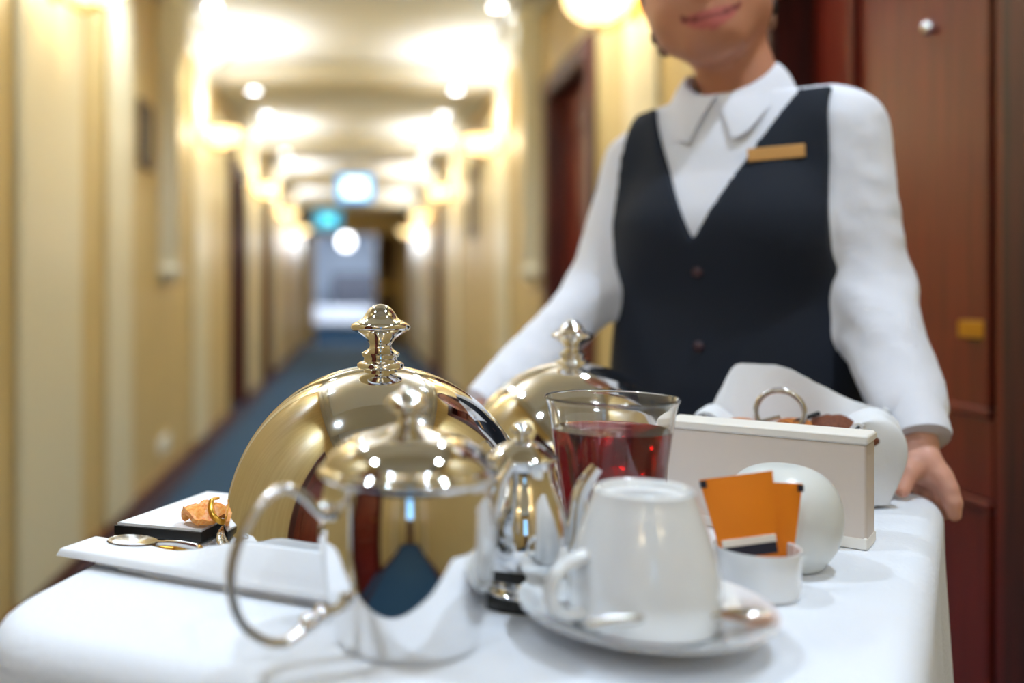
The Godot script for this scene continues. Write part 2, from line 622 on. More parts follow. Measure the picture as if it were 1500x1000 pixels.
func door(called: String, s: float, d0: float, d1: float) -> void:
	var o := thing(called, Vector3(s * HALF, 0, -(d0 + d1) / 2.0))
	o.set_meta("kind", "structure")
	var w := (d1 - d0) / 2.0
	# local: x into the wall, z along it
	var fr := B.new()
	for z in [-1.0, 1.0]:
		fr.box(Vector3(-0.03 * s, 0, z * w), Vector3(0.0, DOOR_TOP + 0.1, z * (w + 0.1)), 0.008)
		fr.box(Vector3(-0.02 * s, 0, z * (w - 0.004)), Vector3(0.2 * s, DOOR_TOP, z * (w + 0.012)))
	fr.box(Vector3(-0.03 * s, DOOR_TOP, -w), Vector3(0.0, DOOR_TOP + 0.1, w), 0.008)
	fr.box(Vector3(-0.02 * s, DOOR_TOP - 0.012, -w), Vector3(0.2 * s, DOOR_TOP + 0.01, w))
	part("frame", fr, M.dark_wood, o)
	var x := 0.08 * s
	part("leaf", B.new().box(Vector3(x + 0.012 * s, 0.01, -w + 0.006), Vector3(x + 0.05 * s, DOOR_TOP - 0.014, w - 0.006)), M.wood, o)
	var st := B.new()
	for z in [-1.0, 1.0]:
		st.box(Vector3(x, 0.01, z * (w - 0.17)), Vector3(x + 0.014 * s, DOOR_TOP - 0.014, z * (w - 0.006)), 0.005)
	for y in [[0.01, 0.2], [0.68, 0.83], [1.93, DOOR_TOP - 0.014]]:
		st.box(Vector3(x, y[0], -(w - 0.17)), Vector3(x + 0.014 * s, y[1], w - 0.17), 0.005)
	part("rails", st, M.wood, o)
	var near_z := 1.0
	for y in [[0.2, 0.68], [0.83, 1.93]]:
		var a := w - 0.17
		var mo := B.new()
		var c := 0.02
		mo.box(Vector3(x - 0.008 * s, y[0], -a), Vector3(x + 0.013 * s, y[0] + c, a), 0.006)
		mo.box(Vector3(x - 0.008 * s, y[1] - c, -a), Vector3(x + 0.013 * s, y[1], a), 0.006)
		mo.box(Vector3(x - 0.008 * s, y[0] + c, -a), Vector3(x + 0.013 * s, y[1] - c, -a + c), 0.006)
		mo.box(Vector3(x - 0.008 * s, y[0] + c, a - c), Vector3(x + 0.013 * s, y[1] - c, a), 0.006)
		part("panel_moulding", mo, M.wood, o)
	var pe := B.new()
	pe.lathe([Vector2(0.0, -0.012), Vector2(0.007, -0.012), Vector2(0.013, -0.006), Vector2(0.014, 0.0), Vector2(0.014, 0.01), Vector2(0, 0.01)], 20)
	var ph := part("peephole", pe, M.silver, o)
	ph.rotation.z = -PI / 2 * s
	ph.position = Vector3(x + 0.005 * s, 1.6, 0.045)
	part("lock_plate", B.new().box(Vector3(x - 0.006 * s, 0.976, near_z * (w - 0.26)), Vector3(x + 0.012 * s, 1.01, near_z * (w - 0.185)), 0.003), M.brass, o, "brass lock plate")
	if called == "door_4":
		return                                        # only a small plate shows on this one
	var hd := B.new()
	hd.tube([Vector3(x, 1.0, w - 0.07), Vector3(x - 0.05 * s, 1.0, w - 0.07), Vector3(x - 0.055 * s, 1.0, w - 0.09), Vector3(x - 0.055 * s, 1.0, w - 0.18)], [0.009], 10)
	part("handle", hd, M.brass, o)

# ---------------------------------------------------------------- the lobby seen through the opening
func end_room() -> void:
	var pale := mat(Color(0.72, 0.76, 0.82), 0.7)
	struct("wall_lobby", B.new().box(Vector3(-3.2, 0, -25.2), Vector3(3.2, CEIL, -25.0)), pale)
	struct("wall_lobby_left", B.new().box(Vector3(-3.2, 0, -25.0), Vector3(-3.0, CEIL, -19.2)), pale)
	struct("wall_lobby_right", B.new().box(Vector3(3.0, 0, -25.0), Vector3(3.2, CEIL, -19.2)), pale)
	struct("wall_lobby_front_left", B.new().box(Vector3(-3.0, 0, -19.2), Vector3(-1.3, CEIL, -19.0)), pale)
	struct("wall_lobby_front_right", B.new().box(Vector3(1.3, 0, -19.2), Vector3(3.0, CEIL, -19.0)), pale)
	# sofa
	var so := thing("sofa", Vector3(-0.35, 0, -21.2))
	tag(so, "white sofa on blue base in the lobby at the corridor's end", "sofa")
	part("base", B.new().box(Vector3(-0.8, 0.0, -0.4), Vector3(0.8, 0.3, 0.4), 0.03), mat(Color(0.16, 0.32, 0.45), 0.8), so)
	part("seat", B.new().box(Vector3(-0.8, 0.3, -0.4), Vector3(0.8, 0.48, 0.42), 0.06), mat(Color(0.86, 0.88, 0.92), 0.8), so)
	part("backrest", B.new().box(Vector3(-0.8, 0.48, -0.4), Vector3(0.8, 0.75, -0.18), 0.06), mat(Color(0.86, 0.88, 0.92), 0.8), so)
	# cabinet
	var ca := thing("cabinet", Vector3(-0.1, 0, -24.0))
	tag(ca, "tall grey cabinet against the far lobby wall", "cabinet")
	part("body", B.new().box(Vector3(-0.5, 0.08, -0.3), Vector3(0.6, 1.6, 0.2), 0.01), mat(Color(0.30, 0.31, 0.35), 0.6), ca)
	for k in 2:
		part("cabinet_door", B.new().box(Vector3(-0.49 + 0.55 * k, 0.1, 0.2), Vector3(0.04 + 0.55 * k, 1.58, 0.225), 0.008), mat(Color(0.34, 0.35, 0.40), 0.5), ca)
	part("plinth", B.new().box(Vector3(-0.47, 0.0, -0.28), Vector3(0.57, 0.08, 0.18)), M.black, ca)
	# a brown curtain tied beside the opening
	var cu := thing("curtain", Vector3(0.55, 0, -18.9))
	tag(cu, "dark brown and gold curtain hanging beside the lobby opening", "curtain")
	var p := []
	for i in 40:
		var row := []
		for j in 14:
			var y := 2.28 - 2.2 * j / 13.0
			var pinch := 1.0 - 0.45 * exp(-pow((y - 1.2) / 0.35, 2))
			var u := i / 39.0
			row.append(Vector3(0.12 + (u - 0.5) * 0.42 * pinch, y, 0.03 * sin(u * 40.0) + 0.04))
		p.append(row)
	part("drape", B.new().sheet(p, false, 0.004), mat(Color(0.33, 0.24, 0.13), 0.8), cu)
	part("bracket", B.new().box(Vector3(0.10, 2.285, -0.1), Vector3(0.13, 2.315, 0.04), 0.003), M.brass, cu)
	part("tieback", B.new().box(Vector3(-0.02, 1.16, 0.0), Vector3(0.26, 1.23, 0.09), 0.02), M.brass, cu)
	part("rail", B.new().tube([Vector3(-0.15, 2.3, 0.04), Vector3(0.4, 2.3, 0.04)], [0.014], 10), M.brass, cu)
	# lobby lamps
	var gl := thing("globe_lamp", Vector3(-0.2, 0, -20.3))
	tag(gl, "white globe pendant lamp glowing in the lobby opening", "pendant lamp")
	part("globe", B.new().ball(Vector3(0, 2.22, 0), Vector3(0.16, 0.16, 0.16)), glow(Color(0.97, 0.98, 1.0), 6.0), gl)
	part("cord", B.new().tube([Vector3(0, 2.37, 0), Vector3(0, CEIL, 0)], [0.008], 8), M.steel, gl)
	light(OmniLight3D.new(), gl, Vector3(0, 2.22, 0), Color(0.93, 0.96, 1.0), 4.0, 0.15)
	var pl := thing("ceiling_panel", Vector3(0, CEIL, -22.6))
	tag(pl, "square white ceiling light panel in the lobby beyond", "ceiling light")
	part("frame", B.new().box(Vector3(-0.62, -0.03, -0.62), Vector3(0.62, 0.0, 0.62), 0.005), M.cream, pl)
	part("diffuser", B.new().box(Vector3(-0.58, -0.034, -0.58), Vector3(0.58, -0.03, 0.58)), glow(Color(0.9, 0.95, 1.0), 3.0), pl)
	var ar := AreaLight3D.new()
	ar.area_size = Vector2(1.1, 1.1)
	ar.area_range = 20.0
	light(ar, pl, Vector3(0, -0.05, 0), Color(0.88, 0.94, 1.0), 5.0, 0.0)
	ar.rotation.x = -PI / 2

# ---------------------------------------------------------------- lamps, signs, pictures
func sconce(s: float, d: float, label: String) -> void:
	var o := thing("wall_sconce", Vector3(s * (HALF - 0.03), 2.12, -d))
	tag(o, label, "wall lamp", "glass bowl wall lamps along the corridor")
	var pb := B.new()
	pb.lathe([Vector2(0, 0), Vector2(0.05, 0), Vector2(0.05, 0.01), Vector2(0.03, 0.018), Vector2(0, 0.018)], 24)
	var pl := part("wall_plate", pb, M.brass, o)
	pl.rotation.z = PI / 2 * s
	part("arm", B.new().tube([Vector3(-0.01 * s, 0, 0), Vector3(-0.05 * s, -0.05, 0), Vector3(-0.11 * s, -0.085, 0), Vector3(-0.15 * s, -0.07, 0), Vector3(-0.15 * s, -0.055, 0)], [0.008], 10), M.brass, o)
	var bw := B.new()
	var pr := []
	for k in 9:
		var a := -PI / 2 + PI / 2 * k / 8.0
		pr.append(Vector2(0.125 * cos(a), 0.055 + 0.11 * sin(a)))
	for k in 9:
		var a := -PI / 2 * k / 8.0
		pr.append(Vector2(0.119 * cos(a), 0.055 + 0.103 * sin(a)))
	bw.lathe(pr, 32, Vector3(-0.15 * s, 0, 0))
	part("glass_bowl", bw, M.bowl_glow, o, "glowing warm glass bowl")
	part("finial", B.new().ball(Vector3(-0.15 * s, -0.064, 0), Vector3(0.014, 0.014, 0.014), 12, 8), M.brass, o)
	light(OmniLight3D.new(), o, Vector3(-0.15 * s, 0.03, 0), Color(1.0, 0.93, 0.79), 0.16, 0.05)
	var up := SpotLight3D.new()
	up.spot_angle = 62.0
	up.spot_angle_attenuation = 0.8
	light(up, o, Vector3(-0.15 * s, 0.04, 0), Color(0.90, 0.95, 1.0), 1.0, 0.05)
	up.rotation.x = PI / 2

func downlight(x: float, d: float, label: String, y := CEIL) -> void:
	var o := thing("downlight", Vector3(x, y, -d))
	tag(o, label, "ceiling light", "round recessed spotlights along the corridor ceiling")
	part("ring", B.new().lathe([Vector2(0.042, 0.0), Vector2(0.042, -0.006), Vector2(0.055, -0.008), Vector2(0.062, 0.0)], 28), M.steel, o)
	part("lens", B.new().lathe([Vector2(0, -0.004), Vector2(0.042, -0.004), Vector2(0.042, -0.001), Vector2(0, -0.001)], 28), M.spot_glow, o)
	var sp := SpotLight3D.new()
	sp.spot_angle = 68.0
	sp.spot_angle_attenuation = 0.9
	light(sp, o, Vector3(0, -0.02, 0), Color(0.86, 0.93, 1.0), 1.75, 0.05)
	sp.rotation.x = -PI / 2

func fittings() -> void:
	var order := ["first", "second", "third", "fourth", "fifth"]
	var k := 0
	for d in [3.15, 6.2, 9.4, 12.3, 15.4]:
		sconce(-1.0, d, order[k] + " glowing glass bowl wall lamp from the front on the left wall")
		k += 1
	k = 0
	for d in [3.37, 6.5, 9.6, 12.7, 15.8]:
		sconce(1.0, d, order[k] + " glowing glass bowl wall lamp from the front on the right wall")
		k += 1
	sconce(-1.0, -2.4, "glowing glass bowl wall lamp behind the viewer on the left wall")
	sconce(1.0, -2.4, "glowing glass bowl wall lamp behind the viewer on the right wall")
	var rows := ["first", "second", "third", "fourth", "fifth", "sixth", "seventh", "eighth"]
	k = 0
	for e in [[0.8, 0.15], [2.35, 0.0], [3.95, 0.15], [5.5, 0.0], [7.1, 0.15], [8.83, 0.0], [10.25, 0.15], [12.0, 0.0]]:
		for s in [-1.0, 1.0]:
			downlight(s * (0.79 if e[1] > 0 else 0.86), e[0], "round ceiling spotlight, %s from the front on the %s side" % [rows[k], "left" if s < 0 else "right"], CEIL - e[1])
		k += 1
	for s in [-1.0, 1.0]:
		downlight(s * 0.86, -0.9, "round ceiling spotlight just behind the viewer on the %s side" % ("left" if s < 0 else "right"))
		downlight(s * 0.86, -4.3, "round ceiling spotlight far behind the viewer on the %s side" % ("left" if s < 0 else "right"))
	# two lit signs hanging across the corridor
	var sg := thing("hanging_sign", Vector3(0.0, 2.36, -11.2))
	tag(sg, "bright pale blue lit sign hanging near the ceiling centre", "sign")
	part("housing", B.new().box(Vector3(-0.22, -0.16, -0.04), Vector3(0.22, 0.16, 0.04), 0.01), glow(Color(0.25, 0.66, 0.95), 1.3), sg)
	part("lit_panel", B.new().box(Vector3(-0.14, -0.10, 0.04), Vector3(0.14, 0.10, 0.046)), glow(Color(0.85, 0.96, 1.0), 4.0), sg, "white lit panel")
	for s in [-1.0, 1.0]:
		part("hanger", B.new().tube([Vector3(s * 0.15, 0.15, 0), Vector3(s * 0.15, CEIL - 2.36, 0)], [0.005], 8), M.steel, sg)
	var sg2 := thing("hanging_sign", Vector3(-0.48, 2.36, -16.0))
	tag(sg2, "small teal lit sign hanging left of the lobby opening", "sign")
	part("housing", B.new().box(Vector3(-0.24, -0.16, -0.04), Vector3(0.24, 0.16, 0.04), 0.01), glow(Color(0.05, 0.50, 0.66), 1.3), sg2)
	part("lit_panel", B.new().box(Vector3(-0.10, -0.06, 0.04), Vector3(0.12, 0.06, 0.046)), glow(Color(0.45, 0.90, 1.0), 1.6), sg2, "pale lit panel")
	for s in [-1.0, 1.0]:
		part("hanger", B.new().tube([Vector3(s * 0.15, 0.15, 0), Vector3(s * 0.15, CEIL - 2.36, 0)], [0.005], 8), M.steel, sg2)
	# framed pictures
	for e in [[-1.0, 4.62, 1.70, 2.03, 0.13, "small dark framed picture on the left wall between the pilasters"], [1.0, 8.3, 1.57, 2.25, 0.22, "tall dark framed picture on the right wall past the second lamp"]]:
		var f := thing("wall_picture", Vector3(e[0] * HALF, e[2], -e[1]))
		tag(f, e[5], "picture")
		var h: float = e[3] - e[2]
		var w: float = e[4]
		var x: float = -0.03 * e[0]
		var fb := B.new()
		fb.box(Vector3(0, 0, -w), Vector3(x, 0.035, w), 0.006)
		fb.box(Vector3(0, h - 0.035, -w), Vector3(x, h, w), 0.006)
		fb.box(Vector3(0, 0.035, -w), Vector3(x, h - 0.035, -w + 0.035), 0.006)
		fb.box(Vector3(0, 0.035, w - 0.035), Vector3(x, h - 0.035, w), 0.006)
		part("frame", fb, mat(Color(0.32, 0.22, 0.13), 0.5), f)
		var pm := triplanar(mat(Color(1, 1, 1), 0.5), Vector3(4, 4, 4))
		pm.albedo_texture = noise_tex(0.02, 41, [Color(0.30, 0.29, 0.24), Color(0.58, 0.54, 0.42)], 256)
		part("print", B.new().box(Vector3(0, 0.03, -w + 0.03), Vector3(x * 0.5, h - 0.03, w - 0.03)), pm, f)
	var so := thing("wall_socket", Vector3(-HALF, 0.17, -5.1))
	tag(so, "cream double wall socket low on the left wall", "socket")
	part("plate", B.new().box(Vector3(0, 0, -0.13), Vector3(0.014, 0.09, 0.13), 0.004), M.cream, so)
	for z in [-0.06, 0.06]:
		part("outlet", B.new().box(Vector3(0.012, 0.02, z - 0.03), Vector3(0.018, 0.07, z + 0.03), 0.003), M.ceramic, so)

# ---------------------------------------------------------------- cart and cloth
func outline(grow := 0.0) -> PackedVector2Array:
	var c := PackedVector2Array([Vector2(-0.295, -0.655), Vector2(-0.05, -1.49), Vector2(0.715, -1.10), Vector2(0.262, -0.425)])
	if grow != 0.0:
		c = Geometry2D.offset_polygon(c, grow, Geometry2D.JOIN_MITER)[0]
	var out := PackedVector2Array()
	for i in 4:
		var p := c[i]
		var a := (c[(i + 3) % 4] - p).normalized()
		var b := (c[(i + 1) % 4] - p).normalized()
		var half := acos(clampf(a.dot(b), -1, 1)) / 2.0
		var r: float = [0.10, 0.055, 0.055, 0.055][i]
		var t := r / tan(half)
		for k in 9:
			var u := k / 8.0
			var q0 := p + a * t
			var q1 := p + b * t
			out.append(q0.lerp(p, u).lerp(p.lerp(q1, u), u))
	return out

func cart() -> void:
	var c := thing("service_cart", Vector3(0.17, 0, -0.93))
	tag(c, "room service cart hidden under the white tablecloth", "cart")
	var inner := PackedVector2Array()
	for q in outline(-0.035):
		inner.append(q - Vector2(0.17, -0.93))
	part("cart_top", B.new().slab(inner, TOP - 0.03, TOP - 0.004), mat(Color(0.5, 0.36, 0.22), 0.5), c)
	for q in [Vector2(-0.18, -0.74), Vector2(0.0, -1.38), Vector2(0.60, -1.08), Vector2(0.24, -0.54)]:
		var at := Vector3(q.x - 0.17, 0, q.y + 0.93)
		part("leg", B.new().tube([at + Vector3(0, 0.09, 0), at + Vector3(0, TOP - 0.03, 0)], [0.014], 12), M.steel, c)
		var w := B.new()
		w.lathe([Vector2(0, -0.012), Vector2(0.034, -0.012), Vector2(0.04, -0.006), Vector2(0.04, 0.006), Vector2(0.034, 0.012), Vector2(0, 0.012)], 24)
		var wh := part("caster", w, M.black, c)
		wh.rotation.z = PI / 2
		wh.position = at + Vector3(0, 0.04, 0)
		part("caster_fork", B.new().box(at + Vector3(-0.02, 0.04, -0.012), at + Vector3(0.02, 0.095, 0.012), 0.004), M.steel, c)
	# the cloth: flat top, rounded edge, folds growing towards the hem
	var ring := outline()
	var dense := []
	for i in ring.size():
		var a := ring[i]
		var b := ring[(i + 1) % ring.size()]
		var n := maxi(1, int((b - a).length() / 0.009))
		for k in n:
			dense.append(a.lerp(b, float(k) / n))
	var cnt := dense.size()
	var nrm := []
	for i in cnt:
		var t: Vector2 = dense[(i + 1) % cnt] - dense[(i - 1 + cnt) % cnt]
		var n := Vector2(t.y, -t.x).normalized()
		if n.dot(dense[i] - Vector2(0.17, -0.93)) < 0:
			n = -n
		nrm.append(n)
	var ns := FastNoiseLite.new()
	ns.seed = 7
	ns.frequency = 1.0
	var prof := []                     # (how far in, height, fold share)
	for f in [0.0, 0.25, 0.5, 0.75, 0.9]:
		prof.append([f, 0.0, 0.0, true])
	for k in 7:
		var a := PI / 2 * k / 6.0
		prof.append([-0.026 * (1 - sin(a)), -0.026 * (1 - cos(a)), 0.0, false])
	for k in range(1, 13):
		prof.append([0.0, -0.026 - 0.55 * k / 12.0, k / 12.0, false])
	var pts := []
	var run := 0.0
	for i in cnt:
		var p: Vector2 = dense[i]
		run += (p - dense[(i - 1 + cnt) % cnt]).length()
		var row := []
		for q in prof:
			if q[3]:
				var m: Vector2 = Vector2(0.17, -0.93).lerp(p - nrm[i] * 0.026, q[0])
				row.append(Vector3(m.x, TOP, m.y))
			else:
				var share: float = q[2]
				var fold := sin(run * 34.0 + 2.0 * ns.get_noise_1d(run * 3.0)) * 0.5 + 0.5
				fold = fold * 0.040 * share + 0.012 * share
				var m: Vector2 = p + nrm[i] * (q[0] + fold * (0.7 + 0.5 * ns.get_noise_1d(run * 2.0 + 50.0)))
				row.append(Vector3(m.x, TOP + q[1], m.y))
		pts.append(row)
	var cl := part("tablecloth", B.new().sheet(pts, true, 0.0, true), M.cloth)
	tag(cl, "white damask tablecloth draped over the service cart", "tablecloth")

# ---------------------------------------------------------------- tableware
func at(x: float, d: float, y := 0.0) -> Vector3:
	return Vector3(x, TOP + y, -d)

func curve(pts: Array, n := 8) -> Array:
	var out := []
	for i in pts.size() - 1:
		var p0: Vector3 = pts[maxi(i - 1, 0)]
		var p3: Vector3 = pts[mini(i + 2, pts.size() - 1)]
		for k in n:
			out.append(pts[i].cubic_interpolate(pts[i + 1], p0, p3, float(k) / n))
	out.append(pts[-1])
	return out

func smooth(pr: Array, n := 6) -> Array:
	var out := []
	for i in pr.size() - 1:
		for k in n:
			out.append(pr[i].cubic_interpolate(pr[i + 1], pr[maxi(i - 1, 0)], pr[mini(i + 2, pr.size() - 1)], float(k) / n))
	out.append(pr[-1])
	return out

func cloche(x: float, d: float, R: float, H: float, knob: float, label: String) -> void:
	var o := thing("cloche", at(x, d))
	tag(o, label, "cloche", "silver dome covers on the cart")
	var pr := [Vector2(R * 0.97, 0.0), Vector2(R * 1.0, 0.0), Vector2(R * 1.02, 0.003), Vector2(R * 1.02, 0.007), Vector2(R * 0.995, 0.010)]
	var hh := H - 0.012
	for k in range(0, 25):
		var a := PI / 2 * k / 24.0
		pr.append(Vector2(R * cos(a) * 0.995, 0.012 + hh * sin(a)))
	pr[-1] = Vector2(0, H)
	part("dome", B.new().lathe(pr, 120), M.silver, o)
	var bd := B.new()
	for k in 90:
		var a := TAU * k / 90.0
		bd.ball(Vector3(cos(a) * R * 1.015, 0.011, sin(a) * R * 1.015), Vector3.ONE * 0.0042, 8, 6)
	var bo := part("beaded_rim", bd, M.silver, o)
	bo.set_meta("kind", "stuff")
	var k := knob
	part("knob", B.new().lathe([Vector2(0.0235 * k, H - 0.003), Vector2(0.0235 * k, H + 0.001), Vector2(0.021 * k, H + 0.003 * k), Vector2(0.017 * k, H + 0.004 * k), Vector2(0.0165 * k, H + 0.007 * k), Vector2(0.019 * k, H + 0.010 * k), Vector2(0.019 * k, H + 0.012 * k), Vector2(0.014 * k, H + 0.015 * k), Vector2(0.0110 * k, H + 0.018 * k), Vector2(0.0110 * k, H + 0.021 * k), Vector2(0.015 * k, H + 0.026 * k), Vector2(0.022 * k, H + 0.031 * k), Vector2(0.0290 * k, H + 0.0350 * k), Vector2(0.0305 * k, H + 0.038 * k), Vector2(0.029 * k, H + 0.041 * k), Vector2(0.023 * k, H + 0.044 * k), Vector2(0.0180 * k, H + 0.047 * k), Vector2(0.0155 * k, H + 0.051 * k), Vector2(0.012 * k, H + 0.056 * k), Vector2(0.007 * k, H + 0.0600 * k), Vector2(0, H + 0.0615 * k)], 40), M.silver, o)

func tableware() -> void:
	cloche(0.0245, 0.87, 0.150, 0.172, 0.95, "large silver dome cover behind the teapot")
	cloche(0.275, 1.15, 0.140, 0.154, 0.86, "farther silver dome cover behind the glass of red tea")

	# teapot; its handle points to -x and somewhat forward
	var t := thing("teapot", at(0.0366, 0.632), deg_to_rad(28))
	tag(t, "shiny silver teapot with thin loop handle in front", "teapot")
	part("body", B.new().lathe([Vector2(0, 0.0005), Vector2(0.046, 0.0005)] + smooth([Vector2(0.047, 0.0005), Vector2(0.050, 0.004), Vector2(0.0515, 0.011), Vector2(0.0545, 0.026), Vector2(0.0595, 0.05), Vector2(0.0618, 0.072), Vector2(0.0605, 0.094), Vector2(0.057, 0.111)]) + [Vector2(0.0575, 0.113), Vector2(0, 0.113)], 96), M.silver, t)
	part("lid", B.new().lathe(smooth([Vector2(0.058, 0.112), Vector2(0.0625, 0.115), Vector2(0.0625, 0.119), Vector2(0.0585, 0.122), Vector2(0.0565, 0.126), Vector2(0.050, 0.133), Vector2(0.036, 0.141), Vector2(0.018, 0.146), Vector2(0.010, 0.149)]) + [Vector2(0, 0.149)], 80), M.silver, t)
	part("lid_knob", B.new().lathe(smooth([Vector2(0.010, 0.148), Vector2(0.0065, 0.152), Vector2(0.0065, 0.155), Vector2(0.0125, 0.159), Vector2(0.0155, 0.163), Vector2(0.013, 0.168), Vector2(0.006, 0.172), Vector2(0.004, 0.175), Vector2(0, 0.177)]), 40), M.silver, t)
	part("handle", B.new().tube(curve([Vector3(-0.056, 0.094, 0), Vector3(-0.068, 0.096, 0), Vector3(-0.078, 0.106, 0), Vector3(-0.093, 0.114, 0), Vector3(-0.110, 0.106, 0), Vector3(-0.124, 0.085, 0), Vector3(-0.130, 0.060, 0), Vector3(-0.125, 0.036, 0), Vector3(-0.111, 0.020, 0), Vector3(-0.094, 0.014, 0), Vector3(-0.080, 0.020, 0), Vector3(-0.068, 0.027, 0), Vector3(-0.053, 0.030, 0)]), [0.0032], 14, 1.5), M.steel, t)
	for q in [Vector3(-0.064, 0.096, 0), Vector3(-0.066, 0.028, 0), Vector3(-0.076, 0.023, 0)]:
		part("handle_joint", B.new().ball(q, Vector3(0.0065, 0.0065, 0.0065), 16, 10), M.silver, t)
	part("spout", B.new().tube(curve([Vector3(0.053, 0.072, 0), Vector3(0.068, 0.085, 0), Vector3(0.076, 0.102, 0), Vector3(0.088, 0.116, 0)]), [0.015, 0.015, 0.0145, 0.014, 0.0135, 0.013, 0.0125, 0.012, 0.0115, 0.011, 0.0105, 0.010, 0.0095, 0.009, 0.0085, 0.008, 0.0078, 0.0075, 0.0073, 0.007, 0.007, 0.007, 0.007, 0.0068, 0.0068], 18), M.silver, t)

	# small coffee pot between teapot and cup
	var j := thing("coffee_pot", at(0.132, 0.718, 0.003), deg_to_rad(-6))
	tag(j, "small silver coffee pot between the teapot and the upturned cup", "coffee pot")
	part("body", B.new().lathe([Vector2(0, 0.0005), Vector2(0.028, 0.0005)] + smooth([Vector2(0.029, 0.001), Vector2(0.029, 0.005), Vector2(0.024, 0.009), Vector2(0.028, 0.017), Vector2(0.0355, 0.032), Vector2(0.037, 0.047), Vector2(0.033, 0.068), Vector2(0.026, 0.090), Vector2(0.0245, 0.100), Vector2(0.027, 0.106)]) + [Vector2(0, 0.106)], 72), M.silver, j)
	part("lid", B.new().lathe(smooth([Vector2(0.0275, 0.106), Vector2(0.029, 0.108), Vector2(0.026, 0.111), Vector2(0.016, 0.118), Vector2(0.006, 0.122), Vector2(0.005, 0.125), Vector2(0.009, 0.129), Vector2(0.006, 0.134), Vector2(0, 0.136)]), 48), M.silver, j)
	var sr := []
	for k in 33:
		sr.append(lerpf(0.0105, 0.0052, k / 32.0))
	part("spout", B.new().tube(curve([Vector3(0.030, 0.030, 0), Vector3(0.040, 0.042, 0), Vector3(0.043, 0.062, 0), Vector3(0.046, 0.082, 0), Vector3(0.058, 0.101, 0)]), sr, 18), M.silver, j)
	part("handle", B.new().tube(curve([Vector3(-0.022, 0.096, 0), Vector3(-0.040, 0.100, 0), Vector3(-0.054, 0.082, 0), Vector3(-0.052, 0.054, 0), Vector3(-0.034, 0.036, 0)]), [0.003], 12, 1.4), M.silver, j)

	# black mat under the coffee pot, glass of red tea
	var co := part("coaster", B.new().lathe([Vector2(0, 0), Vector2(0.041, 0), Vector2(0.042, 0.001), Vector2(0.042, 0.002), Vector2(0.041, 0.003), Vector2(0, 0.003)], 48), M.black)
	tag(co, "round black mat under the small silver coffee pot", "coaster")
	co.position = at(0.132, 0.718)
	var g := thing("tea_glass", at(0.2256, 0.80))
	tag(g, "clear tapered drinking glass holding red tea", "glass")
	part("tumbler", B.new().lathe(smooth([Vector2(0, 0.0004), Vector2(0.030, 0.0004), Vector2(0.034, 0.003), Vector2(0.037, 0.02), Vector2(0.043, 0.06), Vector2(0.0505, 0.11), Vector2(0.0550, 0.140), Vector2(0.0578, 0.1475)], 4) + smooth([Vector2(0.0578, 0.1475), Vector2(0.0575, 0.149), Vector2(0.0562, 0.1488), Vector2(0.0530, 0.140), Vector2(0.0485, 0.11), Vector2(0.041, 0.06), Vector2(0.0345, 0.02), Vector2(0.032, 0.013), Vector2(0, 0.0125)], 4), 96), M.glass, g)
	part("tea", B.new().lathe([Vector2(0, 0.0122)] + smooth([Vector2(0.0322, 0.0128), Vector2(0.0347, 0.02), Vector2(0.0412, 0.06), Vector2(0.0487, 0.11), Vector2(0.0504, 0.1215)], 4) + [Vector2(0.0498, 0.1212), Vector2(0.0, 0.1210)], 96), M.tea, g, "dark red tea")

	# saucer, upturned cup, teaspoon
	var s := part("saucer", B.new().lathe(smooth([Vector2(0, 0.003), Vector2(0.03, 0.003)], 1) + smooth([Vector2(0.031, 0.0005), Vector2(0.036, 0.0005), Vector2(0.042, 0.005), Vector2(0.065, 0.012), Vector2(0.087, 0.021)], 5) + smooth([Vector2(0.087, 0.021), Vector2(0.0868, 0.0228), Vector2(0.0855, 0.0228), Vector2(0.064, 0.0150), Vector2(0.040, 0.0085), Vector2(0.030, 0.0070)], 5) + [Vector2(0, 0.0070)], 80), M.china)
	tag(s, "white china saucer under the upturned cup", "saucer")
	s.position = at(0.2036, 0.640)
	var c := thing("coffee_cup", at(0.2036, 0.640, 0.0072), deg_to_rad(18))
	tag(c, "white china coffee cup turned upside down on its saucer", "cup")
	part("cup_bowl", B.new().lathe(smooth([Vector2(0.0490, 0.0065), Vector2(0.0505, 0.0050), Vector2(0.0520, 0.0065), Vector2(0.0525, 0.018), Vector2(0.0515, 0.034), Vector2(0.0475, 0.054), Vector2(0.0415, 0.074), Vector2(0.0365, 0.088), Vector2(0.0355, 0.0915)], 5) + [Vector2(0.0355, 0.0915), Vector2(0.0345, 0.0955), Vector2(0.0315, 0.0965), Vector2(0.0295, 0.0950), Vector2(0.029, 0.092), Vector2(0, 0.092)], 80), M.china, c)
	part("cup_inside", B.new().lathe(smooth([Vector2(0, 0.086), Vector2(0.030, 0.084), Vector2(0.038, 0.074), Vector2(0.045, 0.052), Vector2(0.0490, 0.032), Vector2(0.0497, 0.018), Vector2(0.0490, 0.0065)], 4), 64), M.china, c)
	part("handle", B.new().tube(curve([Vector3(-0.047, 0.052, 0), Vector3(-0.058, 0.050, 0), Vector3(-0.070, 0.042, 0), Vector3(-0.0745, 0.030, 0), Vector3(-0.071, 0.019, 0), Vector3(-0.062, 0.0135, 0), Vector3(-0.050, 0.014, 0)]), [0.0048], 16, 1.3), M.china, c)
	spoon("teaspoon", at(0.278, 0.606, 0.0245), at(0.150, 0.585, 0.0245), 0.0125, M.steel, "steel teaspoon resting on the front rim of the saucer")

	# sugar bowl with sachets
	var sb := thing("sachet_bowl", at(0.3225, 0.728))
	tag(sb, "small straight white ceramic bowl holding orange sachets", "bowl")
